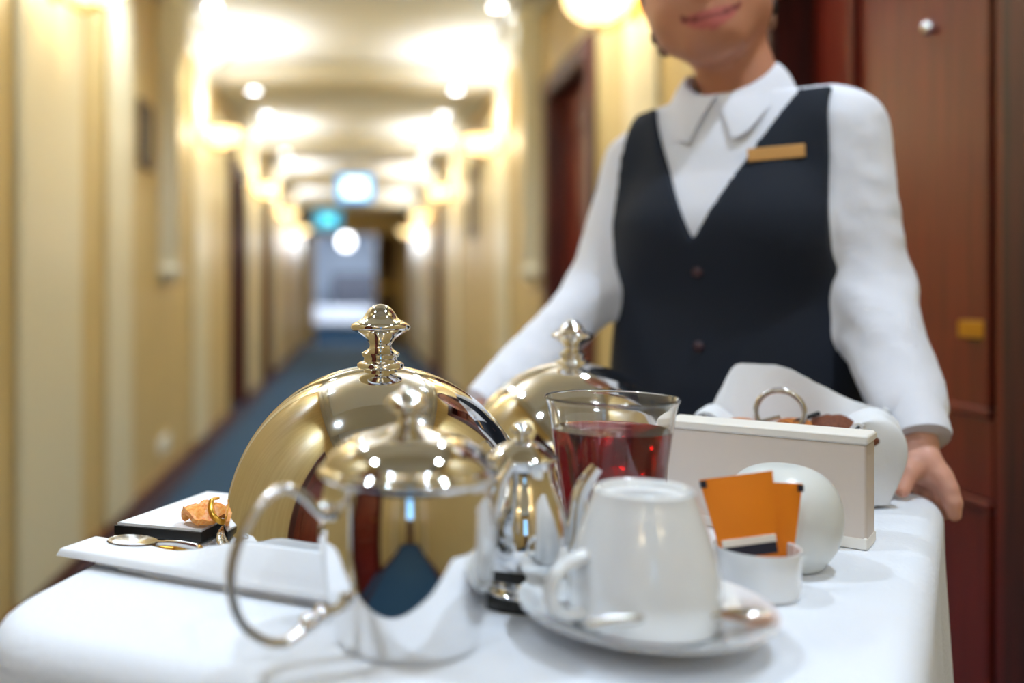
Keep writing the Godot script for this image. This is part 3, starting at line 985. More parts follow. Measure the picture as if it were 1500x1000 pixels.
	part("bowl_body", B.new().lathe([Vector2(0, 0.0004), Vector2(0.029, 0.0004)] + smooth([Vector2(0.030, 0.001), Vector2(0.0315, 0.004), Vector2(0.0325, 0.02), Vector2(0.033, 0.036), Vector2(0.0322, 0.0378), Vector2(0.0308, 0.0372), Vector2(0.0300, 0.034), Vector2(0.029, 0.008)], 4) + [Vector2(0, 0.007)], 64), M.china, sb)
	for e in [[-0.004, 0.005, 6.0, -9.0, "orange sugar sachet with dark navy stripe, front one in the bowl"], [0.010, -0.007, -3.0, -5.0, "orange sugar sachet behind the striped one in the bowl"]]:
		var q := thing("sugar_sachet", at(0.3225 + e[0], 0.728 - e[1], 0.0105))
		tag(q, e[4], "sachet", "orange sugar sachets in the bowl")
		q.rotation = Vector3(deg_to_rad(e[3]), deg_to_rad(4), deg_to_rad(e[2]))
		var pp := []
		var wd := 0.0235
		var hg := 0.084 if e[2] > 0 else 0.076
		for i in 9:
			var row := []
			for k in 9:
				var u := i / 8.0
				var v := k / 8.0
				var bulge := 0.0022 * sin(PI * u) * sin(PI * v)
				row.append(Vector3((u - 0.5) * 2.0 * lerpf(wd * 0.88, wd * 1.32, v), v * hg, bulge))
			pp.append(row)
		part("packet", B.new().sheet(pp, false, 0.0012, false), M.orange, q)
		if e[2] > 0:
			part("pale_stripe", B.new().box(Vector3(-0.0222, 0.0295, 0.0012), Vector3(0.0222, 0.0350, 0.0030)), M.paper, q, "pale grey printed stripe")
			part("navy_stripe", B.new().box(Vector3(-0.0219, 0.0205, 0.0010), Vector3(0.0219, 0.0295, 0.0030)), M.navy, q, "navy printed stripe")
		var sx := -1.0 if e[2] > 0 else 1.0
		part("corner_mark", B.new().box(Vector3(sx * 0.031, hg - 0.0065, -0.001), Vector3(sx * 0.0265, hg - 0.001, 0.0016)), M.navy, q, "dark printed corner")

	var sh := part("salt_shaker", B.new().lathe(smooth([Vector2(0, 0.0005), Vector2(0.028, 0.0005), Vector2(0.036, 0.007), Vector2(0.0455, 0.024), Vector2(0.0485, 0.045), Vector2(0.045, 0.065), Vector2(0.034, 0.080), Vector2(0.018, 0.0875), Vector2(0, 0.089)], 6), 64), M.ceramic)
	tag(sh, "round white ceramic pot behind the orange sachets", "pot")
	sh.position = at(0.378, 0.803)

	# white upright box
	var bx := thing("napkin_box", at(0.4035, 0.9045), -atan2(0.623, 0.782))
	tag(bx, "upright white rectangular box behind the round ceramic pot", "box")
	part("box_body", B.new().box(Vector3(-0.094, 0.001, -0.042), Vector3(0.094, 0.100, 0.0), 0.003), mat(Color(0.83, 0.78, 0.74), 0.5), bx)  # white box; shade on its front is put into this beige
	part("box_lid", B.new().box(Vector3(-0.096, 0.098, -0.044), Vector3(0.096, 0.108, 0.002), 0.003), M.paper, bx)
	part("box_foot", B.new().box(Vector3(-0.095, 0.0, -0.043), Vector3(0.095, 0.012, 0.0012), 0.002), M.paper, bx)

	# slate board with paper and a slice of fruit, at the left edge
	var poly := PackedVector2Array([Vector2(-0.236, -0.890), Vector2(-0.146, -0.862), Vector2(-0.098, -1.005), Vector2(-0.168, -1.035)])
	var ctr := Vector2(-0.155, -0.95)
	var a := PackedVector2Array()
	var b := PackedVector2Array()
	for q in poly:
		a.append(q - ctr)
		b.append((q - ctr) * 0.965)
	var br := part("slate_board", B.new().slab(a, 0.004, 0.013), M.black)
	tag(br, "thin black slate board at the cart's left edge", "board")
	br.position = Vector3(ctr.x, TOP, ctr.y)
	for q in a:
		part("foot", B.new().box(Vector3(q.x * 0.6 - 0.006, 0.0, q.y * 0.6 - 0.006), Vector3(q.x * 0.6 + 0.006, 0.0045, q.y * 0.6 + 0.006)), M.black, br)
	var pa := part("paper_sheet", B.new().slab(b, 0.0, 0.0025), M.linen)
	tag(pa, "white folded paper lying on the black slate board", "paper")
	pa.position = Vector3(ctr.x, TOP + 0.013, ctr.y)
	var fr := thing("fruit_slice", at(-0.145, 0.884, 0.0155))
	tag(fr, "crumpled orange dried fruit slice with gold ribbon on the slate", "dried fruit")
	var fb := B.new()
	var fn := FastNoiseLite.new()
	fn.seed = 4
	fn.frequency = 60.0
	var pts := []
	for i in 28:
		var row := []
		for k in 8:
			var an := TAU * i / 28.0
			var rr := 0.021 * (k / 7.0)
			var y := 0.010 * (1.0 - k / 7.0) + 0.005 * sin(an * 3.0) * (k / 7.0) + 0.004 * fn.get_noise_2d(cos(an) * rr, sin(an) * rr) + 0.007
			row.append(Vector3(cos(an) * rr * 1.15, y, sin(an) * rr * 0.8))
		pts.append(row)
	part("slice", fb.sheet(pts, true, 0.006, true), M.fruit, fr)
	part("ribbon", B.new().tube(curve([Vector3(0.034, 0.004, 0.006), Vector3(0.018, 0.007, 0.018), Vector3(0.008, 0.015, 0.016), Vector3(0.006, 0.024, 0.004), Vector3(0.010, 0.024, -0.006)]), [0.003], 10, 0.5), M.brass, fr)

	# cutlery behind the folded napkin
	spoon("dessert_spoon", at(-0.226, 0.838, 0.0125), at(-0.140, 0.805, 0.0125), 0.017, M.steel, "steel dessert spoon beside the napkin's left end")
	spoon("gilt_spoon", at(-0.250, 0.842, 0.0045), at(-0.165, 0.822, 0.0045), 0.013, M.brass, "gilt spoon nearest the cart's left edge")
	var kn := thing("table_knife", at(-0.182, 0.846))
	tag(kn, "gilt edged table knife lying below the slate board", "knife")
	kn.rotation.y = deg_to_rad(-20)
	part("blade", B.new().box(Vector3(-0.03, 0.0005, -0.008), Vector3(0.035, 0.003, 0.008), 0.001), M.steel, kn)
	part("handle", B.new().tube([Vector3(-0.004, 0.008, 0.009), Vector3(0.05, 0.0085, 0.012)], [0.005], 12), M.brass, kn)

# a spoon from the tip of its bowl a to the end of its handle b
func spoon(called: String, a: Vector3, b: Vector3, w: float, m: Material, label: String) -> void:
	var o := thing(called, a)
	tag(o, label, "spoon")
	var d := b - a
	var x := d.normalized()
	var z := x.cross(Vector3.UP).normalized()
	var len := w * 3.0
	var p := []
	for i in 15:
		var row := []
		for k in 9:
			var u := i / 14.0
			var v := k / 8.0 * 2.0 - 1.0
			var half := w * sqrt(maxf(0.0, 1.0 - pow(u * 2.0 - 1.0, 2))) * (1.1 - 0.25 * u) + 0.0005
			var dip := -0.30 * w * (1.0 - v * v) * sin(PI * u)
			row.append(x * (len * u) + z * (half * v) + Vector3.UP * (dip + 0.002))
		p.append(row)
	part("spoon_bowl", B.new().sheet(p, false, 0.001), m, o)
	var e := []
	var r := []
	for k in 9:
		var u := k / 8.0
		e.append(x * len * 0.97 + (d - x * len * 0.97) * u + Vector3.UP * (0.002 + 0.002 * sin(PI * u)))
		r.append(lerpf(0.0022, 0.0042, u * u))
	part("handle", B.new().tube(e, r, 10, 0.45), m, o)

# ---------------------------------------------------------------- linen, bread basket
func linen_and_bread() -> void:
	# folded napkin: layers stepping back towards the left, puffed at the right
	var nb := thing("folded_napkin", at(-0.14, 0.745))
	tag(nb, "thick folded white napkin lying left of the teapot", "napkin")
	var left := Vector3(-0.262, 0, -0.805)
	var right := Vector3(-0.010, 0, -0.680)
	var ax := (right - left).normalized()
	var back := Vector3(-ax.z, 0, ax.x)
	if back.z > 0:
		back = -back
	var o := Vector3(-0.14, 0, -0.745)
	for L in 4:
		var start: float = [0.092, 0.066, 0.042, 0.0][L]
		var y0: float = [0.0, 0.0025, 0.005, 0.0075][L]
		var rows := []
		var total: float = (right - left).length()
		for i in 31:
			var u := lerpf(start, total, i / 30.0)
			var row := []
			var puff := smoothstep(0.08, 0.20, u) if L == 3 else 0.0
			var depth := lerpf(0.055, 0.024, smoothstep(0.04, 0.17, u))
			for k in 13:
				var v := k / 12.0
				var lift := 0.0
				var out := 0.0
				var fat := 0.0065 if L == 3 else 0.0025
				if v < 0.25:
					var an := v / 0.25 * PI / 2
					out = -0.0045 * cos(an) + 0.0045
					lift = fat * sin(an)
				else:
					out = 0.0035 + (v - 0.25) / 0.75 * depth
					lift = fat + 0.030 * puff * pow((v - 0.25) / 0.75, 0.8)
				if k >= 11:
					lift -= (k - 10) * 0.5 * (lift - 0.001)
				var p := left + ax * u + back * (out + (3 - L) * 0.0022) + Vector3.UP * (y0 + lift * (1.0 if L == 3 else 0.95))
				row.append(p - o)
			rows.append(row)
		# close the left end of each layer with a rounded fold
		part("fold", B.new().sheet(rows, false, 0.0), M.linen, nb)
		var endcap := []
		for i in 7:
			var an := PI / 2 * i / 6.0
			var row := []
			for k in rows[0].size():
				var p: Vector3 = rows[0][k]
				row.append(p - ax * (0.004 * sin(an)) + Vector3.UP * (-(p.y - y0) * (1.0 - cos(an))))
			endcap.append(row)
		part("fold_end", B.new().sheet(endcap, false, 0.0), M.linen, nb)
		var tail := []
		for i in 7:
			var an := PI / 2 * i / 6.0
			var row := []
			for k in rows[30].size():
				var p: Vector3 = rows[30][k]
				row.append(p + ax * (0.004 * sin(an)) + Vector3.UP * (-p.y * (1.0 - cos(an))))
			tail.append(row)
		part("fold_end", B.new().sheet(tail, false, 0.0), M.linen, nb)

	# bread basket
	var turn := -atan2(0.455, 0.89)
	var bk := thing("bread_basket", at(0.502, 1.066), turn)
	tag(bk, "brown wicker bread basket behind the upright white box", "basket")
	var wv := []
	for i in 64:
		var row := []
		for k in 12:
			var an := TAU * i / 64.0
			var u := k / 11.0
			var c := cos(an)
			var s := sin(an)
			var n := pow(pow(absf(c), 4) + pow(absf(s), 4), -0.25)
			var gx := lerpf(0.078, 0.094, u) * n * c
			var gz := lerpf(0.040, 0.050, u) * n * s
			var wob := 0.0015 * (1 if (i / 2 + k) % 2 == 0 else -1)
			row.append(Vector3(gx + wob * c, 0.006 + 0.070 * u, gz + wob * s))
		wv.append(row)
	part("woven_side", B.new().sheet(wv, true, 0.004, true), M.wicker, bk)
	part("base", B.new().box(Vector3(-0.085, 0.0, -0.044), Vector3(0.085, 0.009, 0.044), 0.003), M.wicker, bk)
	var rimp := []
	for i in 65:
		var an := TAU * i / 64.0
		var c := cos(an)
		var s := sin(an)
		var n := pow(pow(absf(c), 4) + pow(absf(s), 4), -0.25)
		rimp.append(Vector3(0.094 * n * c, 0.078, 0.050 * n * s))
	part("rim", B.new().tube(rimp, [0.0055], 10, 1.0, false), M.wicker, bk)
	# liner napkin: rises behind, folds over the right end
	var ln := thing("basket_napkin", at(0.502, 1.066), turn)
	tag(ln, "white napkin standing up in the bread basket and hanging over its right end", "napkin")
	var sheet_b := []
	var NS := FastNoiseLite.new()
	NS.seed = 12
	NS.frequency = 9.0
	for i in 41:
		var u := i / 40.0                                   # from the left end along the back to the right end
		var row := []
		var x := lerpf(-0.090, 0.094, u)
		var peak: float = Vector2(0.082, 0).lerp(Vector2(0.152, 0), smoothstep(0.0, 0.22, u)).x
		peak = lerpf(peak, 0.106, smoothstep(0.40, 1.0, u))
		for k in 15:
			var v := k / 14.0
			var y := lerpf(0.045, peak, v)
			var z := -0.043 - 0.012 * v + 0.006 * sin(u * 9.0 + v * 2.0) * v
			var xx := x + 0.010 * v * (u - 0.35) + 0.004 * NS.get_noise_2d(u, v)
			row.append(Vector3(xx, y, z))
		sheet_b.append(row)
	part("back_flap", B.new().sheet(sheet_b, false, 0.003, true), M.linen, ln)
	var sheet_r := []
	for i in 31:
		var u := i / 30.0                                   # across the right end, back to front
		var row := []
		var path := [Vector3(0.055, 0.072, 0), Vector3(0.080, 0.094, 0), Vector3(0.102, 0.098, 0), Vector3(0.119, 0.082, 0), Vector3(0.122, 0.055, 0), Vector3(0.112, 0.025, 0), Vector3(0.102, 0.004, 0)]
		var cv := curve(path, 4)
		for k in cv.size():
			var v := float(k) / (cv.size() - 1)
			var q: Vector3 = cv[k]
			var wide := 0.052 - 0.012 * v
			q.z = lerpf(-wide - 0.004, wide, u) + 0.004 * sin(v * 7.0)
			q.x += 0.006 * sin(u * 12.0 + v * 2.0) * v - maxf(u - 0.55, 0.0) * 0.10 * smoothstep(0.1, 0.5, v)
			q.z += maxf(u - 0.55, 0.0) * 0.03
			q.y += 0.010 * (1.0 - u) * (1.0 - v)
			row.append(q)
		sheet_r.append(row)
	part("side_flap", B.new().sheet(sheet_r, false, 0.003), M.linen, ln)
	var sheet_l := []
	for i in 21:
		var u := i / 20.0
		var row := []
		var cv := curve([Vector3(-0.045, 0.070, 0), Vector3(-0.075, 0.098, 0), Vector3(-0.093, 0.090, 0), Vector3(-0.097, 0.060, 0), Vector3(-0.095, 0.030, 0)], 4)
		for k in cv.size():
			var v := float(k) / (cv.size() - 1)
			var q: Vector3 = cv[k]
			q.z = lerpf(-0.045, 0.040, u) + 0.004 * sin(v * 6.0)
			q.x += 0.005 * sin(u * 10.0) * v
			row.append(q)
		sheet_l.append(row)
	part("side_flap", B.new().sheet(sheet_l, false, 0.003), M.linen, ln)
	# bread
	var k2 := 0
	for e in [[-0.045, 0.064, 0.004, "bread roll at the left end of the basket"], [0.012, 0.068, 0.010, "bread roll in the middle of the basket below the ring"], [0.052, 0.073, -0.004, "darker bread roll at the right end of the basket"]]:
		var r := B.new()
		var rows := []
		for i in 24:
			var row := []
			for k in 13:
				var th := TAU * i / 24.0
				var ph := PI * k / 12.0
				var dd := Vector3(sin(ph) * cos(th), cos(ph), sin(ph) * sin(th))
				var amp := 1.0 + 0.12 * NS.get_noise_3d(dd.x * 0.3 + k2, dd.y * 0.3, dd.z * 0.3)
				row.append(dd * Vector3(0.031, 0.022, 0.026) * amp)
			rows.append(row)
		var ob := part("bread_roll", r.sheet(rows, true, 0.0, true), M.crust if k2 < 2 else M.wicker)
		tag(ob, e[3], "bread", "bread rolls in the basket")
		var tb := Basis(Vector3.UP, turn)
		ob.position = at(0.502, 1.066) + tb * Vector3(e[0], e[1] + 0.006, e[2])
		k2 += 1
	# wire ring rack standing among the rolls
	var rk := thing("ring_handle", at(0.502, 1.066), turn)
	tag(rk, "steel wire ring standing up out of the bread basket", "serving tongs")
	var rp := []
	for i in 25:
		var an := -0.35 * PI + (PI + 0.7 * PI) * i / 24.0
		rp.append(Vector3(-0.002 + 0.0255 * cos(an), 0.103 + 0.0255 * sin(an), 0.022))
	part("ring", B.new().tube(rp, [0.0032], 12), M.steel, rk)
	for s in [-1.0, 1.0]:
		part("prong", B.new().tube([rp[0] if s > 0 else rp[24], Vector3(-0.002 + s * 0.010, 0.048, 0.024)], [0.003], 10), M.steel, rk)
	part("arm", B.new().tube([Vector3(-0.002, 0.098, 0.020), Vector3(-0.052, 0.082, 0.030)], [0.0022], 8), M.steel, rk)
	part("arm", B.new().tube([Vector3(0.012, 0.092, 0.018), Vector3(0.038, 0.102, 0.0)], [0.0026], 8), M.black, rk)

# ---------------------------------------------------------------- the waitress
var torso_b := []
var chest_b := []
var arms_b := []
var head_x := Transform3D()

func torso_field(p: Vector3, grow: float) -> float:
	# a flattened trunk: squeeze front to back
	var q := Vector3(p.x, p.y, (p.z + 0.005) * 1.45)
	var d := bones(q, torso_b, 0.09) * 0.78
	var c := bones(p, chest_b, 0.06)
	var k := 0.05
	var h := maxf(k - absf(d - c), 0.0) / k
	return minf(d, c) - h * h * k * 0.25 - grow

func waitress() -> void:
	var w := thing("person", Vector3(0.57, 0, -1.37), deg_to_rad(-40))
	tag(w, "person in white shirt and navy waistcoat pushing the service cart", "person")
	var SL := Vector3(0.148, 1.288, 0.0)        # image-right shoulder
	var SR := Vector3(-0.150, 1.262, 0.0)
	var EL := Vector3(0.184, 1.065, 0.013)
	var ER := Vector3(-0.197, 1.060, 0.062)
	var WL := Vector3(0.259, 0.880, 0.135)
	var WR := Vector3(-0.283, 0.885, 0.238)
	torso_b = [
		bone(Vector3(0, 0.84, 0), Vector3(0, 0.93, 0), 0.155, 0.150),
		bone(Vector3(0, 0.93, 0), Vector3(0, 1.04, 0), 0.150, 0.128),
		bone(Vector3(0, 1.04, 0), Vector3(0, 1.17, 0), 0.128, 0.150),
		bone(Vector3(0, 1.17, 0), Vector3(0, 1.235, 0), 0.150, 0.125),
		bone(Vector3(-0.115, 1.255, 0), Vector3(0.115, 1.280, 0), 0.058, 0.058),
		bone(Vector3(0, 1.27, 0), Vector3(-0.004, 1.35, 0.012), 0.075, 0.052),
	]
	chest_b = [
		bone(Vector3(-0.07, 1.145, 0.052), Vector3(-0.065, 1.15, 0.056), 0.062, 0.062),
		bone(Vector3(0.07, 1.145, 0.052), Vector3(0.065, 1.15, 0.056), 0.062, 0.062),
	]
	var skin_lin := Color(0.53, 0.235, 0.14)
	var hand_lin := Color(0.66, 0.34, 0.25)
	# head frame: turned towards the camera, tilted to the image's left
	head_x = Transform3D(Basis(Vector3.UP, deg_to_rad(16)) * Basis(Vector3.BACK, deg_to_rad(9)), Vector3(-0.022, 1.502, 0.045))
	var hb := B.new()
	var skull := [bone(Vector3(0, 0.035, -0.025), Vector3(0, 0.03, -0.005), 0.085, 0.082), bone(Vector3(0, -0.01, 0.01), Vector3(0, -0.03, 0.02), 0.074, 0.066)]
	var jaw := [bone(Vector3(-0.036, -0.045, 0.012), Vector3(-0.016, -0.080, 0.058), 0.034, 0.020), bone(Vector3(0.036, -0.045, 0.012), Vector3(0.016, -0.080, 0.058), 0.034, 0.020),
		bone(Vector3(-0.012, -0.082, 0.062), Vector3(0.012, -0.082, 0.062), 0.019, 0.019), bone(Vector3(-0.04, -0.028, 0.045), Vector3(0.04, -0.028, 0.045), 0.026, 0.026), bone(Vector3(0, -0.06, 0.06), Vector3(0, -0.03, 0.062), 0.027, 0.026)]
	var feat := [bone(Vector3(0, 0.022, 0.080), Vector3(0, -0.018, 0.100), 0.008, 0.011), bone(Vector3(-0.012, -0.022, 0.090), Vector3(0.012, -0.022, 0.090), 0.009, 0.009),
		bone(Vector3(-0.034, -0.0490, 0.072), Vector3(0, -0.0540, 0.0900), 0.0048, 0.0065), bone(Vector3(0.034, -0.0490, 0.072), Vector3(0, -0.0540, 0.0900), 0.0048, 0.0065),
		bone(Vector3(-0.030, -0.0570, 0.075), Vector3(0, -0.0680, 0.0885), 0.005, 0.0085), bone(Vector3(0.030, -0.0570, 0.075), Vector3(0, -0.0680, 0.0885), 0.005, 0.0085)]
	var ears := [bone(Vector3(-0.083, 0.012, -0.014), Vector3(-0.079, -0.022, -0.006), 0.012, 0.009), bone(Vector3(0.083, 0.012, -0.014), Vector3(0.079, -0.022, -0.006), 0.012, 0.009)]
	var neck := [bone(Vector3(0.012, -0.06, -0.018), Vector3(0.030, -0.19, -0.035), 0.052, 0.057)]
	var face := func(p: Vector3) -> float:
		var d := bones(p, skull, 0.05)
		var j := bones(p, jaw, 0.035)
		var h := maxf(0.04 - absf(d - j), 0.0) / 0.04
		d = minf(d, j) - h * h * 0.01
		var n := bones(p, neck, 0.02)
		h = maxf(0.02 - absf(d - n), 0.0) / 0.02
		d = minf(d, n) - h * h * 0.005
		var f := minf(bones(p, feat, 0.006), bones(p, ears, 0.006))
		h = maxf(0.008 - absf(d - f), 0.0) / 0.008
		d = minf(d, f) - h * h * 0.002
		# eye sockets
		for s in [-1.0, 1.0]:
			var q := p - Vector3(s * 0.033, 0.020, 0.092)
			d = maxf(d, 0.014 - Vector3(q.x * 0.75, q.y, q.z).length())
		return d
	var lips := func(p: Vector3) -> Color:
		var c := skin_lin
		if p.z > 0.06 and absf(p.x) < 0.040:
			var mid := -0.0605 + 7.0 * p.x * p.x
			if absf(p.y - mid) < 0.0020 + 0.06 * absf(p.x):
				c = Color(0.22, 0.05, 0.04)
			elif p.y > mid - 0.0175 * sqrt(maxf(0.0, 1.0 - absf(p.x) / 0.041)) and p.y < mid + 0.0115 * sqrt(maxf(0.0, 1.0 - absf(p.x) / 0.041)):
				c = Color(0.52, 0.13, 0.115)
		if p.z > 0.06 and absf(absf(p.x) - 0.033) < 0.014 and absf(p.y - 0.045) < 0.004:
			c = Color(0.12, 0.07, 0.05)
		return c
	nets(hb, face, Vector3(-0.11, -0.20, -0.13), Vector3(0.11, 0.13, 0.125), 0.0042, lips)
	var body := B.new()
	for i in hb.V.size():
		body.V.append(head_x * hb.V[i])
		body.N.append(head_x.basis * hb.N[i])
		body.U.append(Vector2.ZERO)
	body.C = hb.C
	var plain := func(_p: Vector3) -> Color: return hand_lin
	# slim core of the body under the clothes
	var core := [bone(Vector3(0.0, 1.34, 0.005), Vector3(0, 1.0, 0), 0.05, 0.06), bone(Vector3(0, 1.0, 0), Vector3(0, 0.86, -0.01), 0.06, 0.07), bone(SR, SL, 0.035, 0.035),
		bone(SL, EL, 0.034, 0.029), bone(EL, WL, 0.029, 0.022), bone(SR, ER, 0.034, 0.029), bone(ER, WR, 0.029, 0.022),
		bone(Vector3(0.08, 0.86, -0.01), Vector3(0.085, 0.47, 0.01), 0.065, 0.045), bone(Vector3(0.085, 0.47, 0.01), Vector3(0.09, 0.09, -0.02), 0.045, 0.032),
		bone(Vector3(-0.08, 0.86, -0.01), Vector3(-0.085, 0.47, 0.01), 0.065, 0.045), bone(Vector3(-0.085, 0.47, 0.01), Vector3(-0.09, 0.09, -0.02), 0.045, 0.032)]
	nets(body, func(p: Vector3) -> float: return bones(p, core, 0.03), Vector3(-0.36, 0.04, -0.1), Vector3(0.34, 1.42, 0.30), 0.013, plain)
	# hands
	var hl := hand_bones(WL, [Vector3(0.266, 0.853, 0.152), Vector3(0.286, 0.846, 0.160), Vector3(-0.0122, 0, -0.0146)], Vector3(0.253, 0.8315, 0.199), Vector3(0.300, 0.812, 0.166))
	nets(body, func(p: Vector3) -> float: return bones(p, hl, 0.006), Vector3(0.20, 0.77, 0.05), Vector3(0.34, 0.90, 0.22), 0.0034, plain)
	var hr := hand_bones(WR, [Vector3(-0.286, 0.860, 0.270), Vector3(-0.268, 0.848, 0.290), Vector3(-0.0150, 0, -0.006)], Vector3(-0.250, 0.834, 0.276), Vector3(-0.262, 0.828, 0.335))
	nets(body, func(p: Vector3) -> float: return bones(p, hr, 0.006), Vector3(-0.36, 0.79, 0.20), Vector3(-0.20, 0.92, 0.38), 0.0034, plain)
	part("body", body, M.skin, w, "skin of face, neck and hands")

	# hair: a cap over the back of the skull with a low knot
	var cap := [bone(Vector3(0, 0.045, -0.03), Vector3(0, 0.040, -0.010), 0.094, 0.092), bone(Vector3(0, -0.03, -0.06), Vector3(0, 0.02, -0.05), 0.06, 0.08)]
	var knot := [bone(Vector3(0.0, -0.02, -0.125), Vector3(0.02, -0.03, -0.12), 0.042, 0.04), bone(Vector3(0.070, -0.005, -0.035), Vector3(0.072, -0.055, -0.030), 0.024, 0.014), bone(Vector3(-0.070, -0.005, -0.035), Vector3(-0.072, -0.055, -0.030), 0.020, 0.012)]
	var hs := B.new()
	hs.X = head_x
	nets(hs, func(p: Vector3) -> float:
		var d := bones(p, cap, 0.05)
		# leave the face free
		var cut := (p.z - 0.020) * 0.75 - (p.y - 0.03) * 0.85
		d = maxf(d, cut)
		return minf(d, bones(p, knot, 0.02)), Vector3(-0.12, -0.09, -0.18), Vector3(0.12, 0.15, 0.11), 0.006)
	part("hair", hs, M.hair, w, "light brown hair tied back")
	for s in [-1.0, 1.0]:
		var eb := B.new()
		eb.X = head_x
		eb.ball(Vector3(s * 0.033, 0.020, 0.0705), Vector3(0.0125, 0.0095, 0.0110), 16, 12)
		var eye := part("eye", eb, M.china, w)
		var ib := B.new()
		ib.X = head_x
		ib.ball(Vector3(s * 0.033, 0.020, 0.0785), Vector3(0.0058, 0.0058, 0.0040), 14, 10)
		part("iris", ib, mat(Color(0.2, 0.12, 0.07), 0.1), eye)
		var er := B.new()
		er.X = head_x
		er.ball(Vector3(s * 0.083, -0.040, 0.002), Vector3(0.006, 0.013, 0.006), 12, 8)
		part("earring", er, M.black, w, "small dark drop earring")

	# shirt
	var crease := FastNoiseLite.new()
	crease.seed = 17
	crease.frequency = 14.0
	crease.fractal_octaves = 2
	var sl := [bone(SL, EL, 0.056, 0.051), bone(EL, WL + (WL - EL) * -0.20, 0.053, 0.045)]
	var sr := [bone(SR, ER, 0.052, 0.042), bone(ER, WR + (WR - ER) * -0.20, 0.044, 0.043)]
	var shirt_f := func(p: Vector3) -> float:
		var d := torso_field(p, 0.004)
		d = maxf(d, p.y - 1.352)
		d = maxf(d, 0.84 - p.y)
		var a := minf(bones(p, sl, 0.02), bones(p, sr, 0.02))
		if absf(a) < 0.03:
			a += 0.0030 * crease.get_noise_3d(p.x * 1.0, p.y * 1.6 + p.x, p.z)
			a += 0.0020 * sin((p.y * 0.9 + p.z * 0.6) * 95.0 + p.x * 25.0) * smoothstep(1.16, 1.04, p.y)
		var h := maxf(0.03 - absf(d - a), 0.0) / 0.03
		return minf(d, a) - h * h * 0.0075
	var sb := B.new()
	nets(sb, shirt_f, Vector3(-0.37, 0.82, -0.14), Vector3(0.35, 1.38, 0.28), 0.0085)
	part("shirt", sb, M.shirt, w, "white long sleeved shirt")
	# cuffs
	for e in [[EL, WL], [ER, WR]]:
		var ax: Vector3 = (e[1] - e[0]).normalized()
		var c := B.new()
		var a0: Vector3 = e[1] - ax * 0.062
		c.tube([a0, a0 + ax * 0.004, a0 + ax * 0.056, a0 + ax * 0.060], [0.043, 0.0455, 0.0435, 0.0415], 40, 0.86)
		var cf := part("cuff", c, M.shirt, w)
		part("cuff_button", B.new().ball(a0 + ax * 0.03 + Vector3(-0.020, 0.012, 0.040), Vector3(0.0045, 0.0045, 0.003), 12, 8), M.china, cf)
	# collar: stand and two pointed leaves
	var nk := Vector3(0.0, 1.345, 0.010)
	var stand := []
	for i in 41:
		var an := TAU * (i / 40.0)
		var row := []
		for k in 5:
			var v := k / 4.0
			var r := 0.066 - 0.006 * v
			row.append(nk + Vector3(sin(an) * r, -0.018 + (0.034 + 0.024 * (1.0 - maxf(cos(an), 0.0))) * v + 0.008 * (1.0 - cos(an)) * v - 0.012 * maxf(cos(an), 0.0), cos(an) * r * 0.95))
		stand.append(row)
	part("collar_stand", B.new().sheet(stand, false, 0.002), M.shirt, w)
	for s in [-1.0, 1.0]:
		var leaf := []
		for i in 25:
			var u := i / 24.0
			var an := u * PI * 0.98                       # from the front opening round to the nape
			var row := []
			for k in 9:
				var v := k / 8.0
				var drop := lerpf(0.068, 0.042, smoothstep(0.0, 0.30, u))
				var top := nk + Vector3(s * sin(an) * 0.064, 0.020 + 0.024 * (1.0 - maxf(cos(an), 0.0)) + 0.008 * (1.0 - cos(an)) - 0.018 * maxf(cos(an), 0.0), cos(an) * 0.062)
				var flare := 0.026 * pow(v, 0.8)
				var q := top + Vector3(s * (sin(an) * flare + 0.030 * v * (1.0 - smoothstep(0.0, 0.35, u))), 0.004 * sin(v * PI) - drop * v, cos(an) * flare * 1.1)
				row.append(q)
			leaf.append(row)
		part("collar_leaf", B.new().sheet(leaf, false, 0.0025, s > 0), M.shirt, w)

	# waistcoat: a shell around the trunk with V neck and arm holes
	var vest_f := func(p: Vector3) -> float:
		var d := torso_field(p, 0.013)
		if p.y > 1.10:
			var a := minf(bones(p, sl, 0.02), bones(p, sr, 0.02)) - 0.006 + 0.04 * smoothstep(1.17, 1.10, p.y)
			var h := maxf(0.04 - absf(d - a), 0.0) / 0.04
			d = minf(d, a) - h * h * 0.012
		if absf(d) > 0.05:
			return d
		d = maxf(d, 0.80 - p.y)
		d = maxf(d, p.y - 1.345)
		# arm holes: the opening narrows to a strap on the shoulder
		var edge := lerpf(0.152, 0.147, smoothstep(1.10, 1.22, p.y))
		edge = lerpf(edge, 0.143, smoothstep(1.24, 1.34, p.y))
		d = maxf(d, absf(p.x) - edge - 0.04 * smoothstep(1.12, 1.02, p.y))
		# V neck
		if p.z > -0.02:
			var t := (p.y - 1.135) / 0.19
			var half := 0.094 * maxf(t, 0.0)
			if t > 0.0:
				d = maxf(d, (half - absf(p.x + 0.014 * (1.0 - t))) * 0.9)
		else:
			d = maxf(d, 0.090 - Vector2(p.x, (p.y - 1.36) * 0.9).length())
		return d
	var vb := B.new()
	nets(vb, vest_f, Vector3(-0.20, 0.78, -0.15), Vector3(0.20, 1.37, 0.16), 0.006)
	var vest := part("waistcoat", vb, M.vest, w, "navy waistcoat with V neck")
	for y in [1.09, 0.985, 0.88]:
		var z := 0.30
		while z > 0.0 and torso_field(Vector3(-0.008, y, z), 0.013) > 0.0:
			z -= 0.002
		var btn := B.new()
		btn.ball(Vector3(-0.008, y, z + 0.002), Vector3(0.008, 0.008, 0.004), 16, 8)
		part("button", btn, M.vest_button, vest)
	# name badge on the image-right side of the chest
	var bz := 0.30
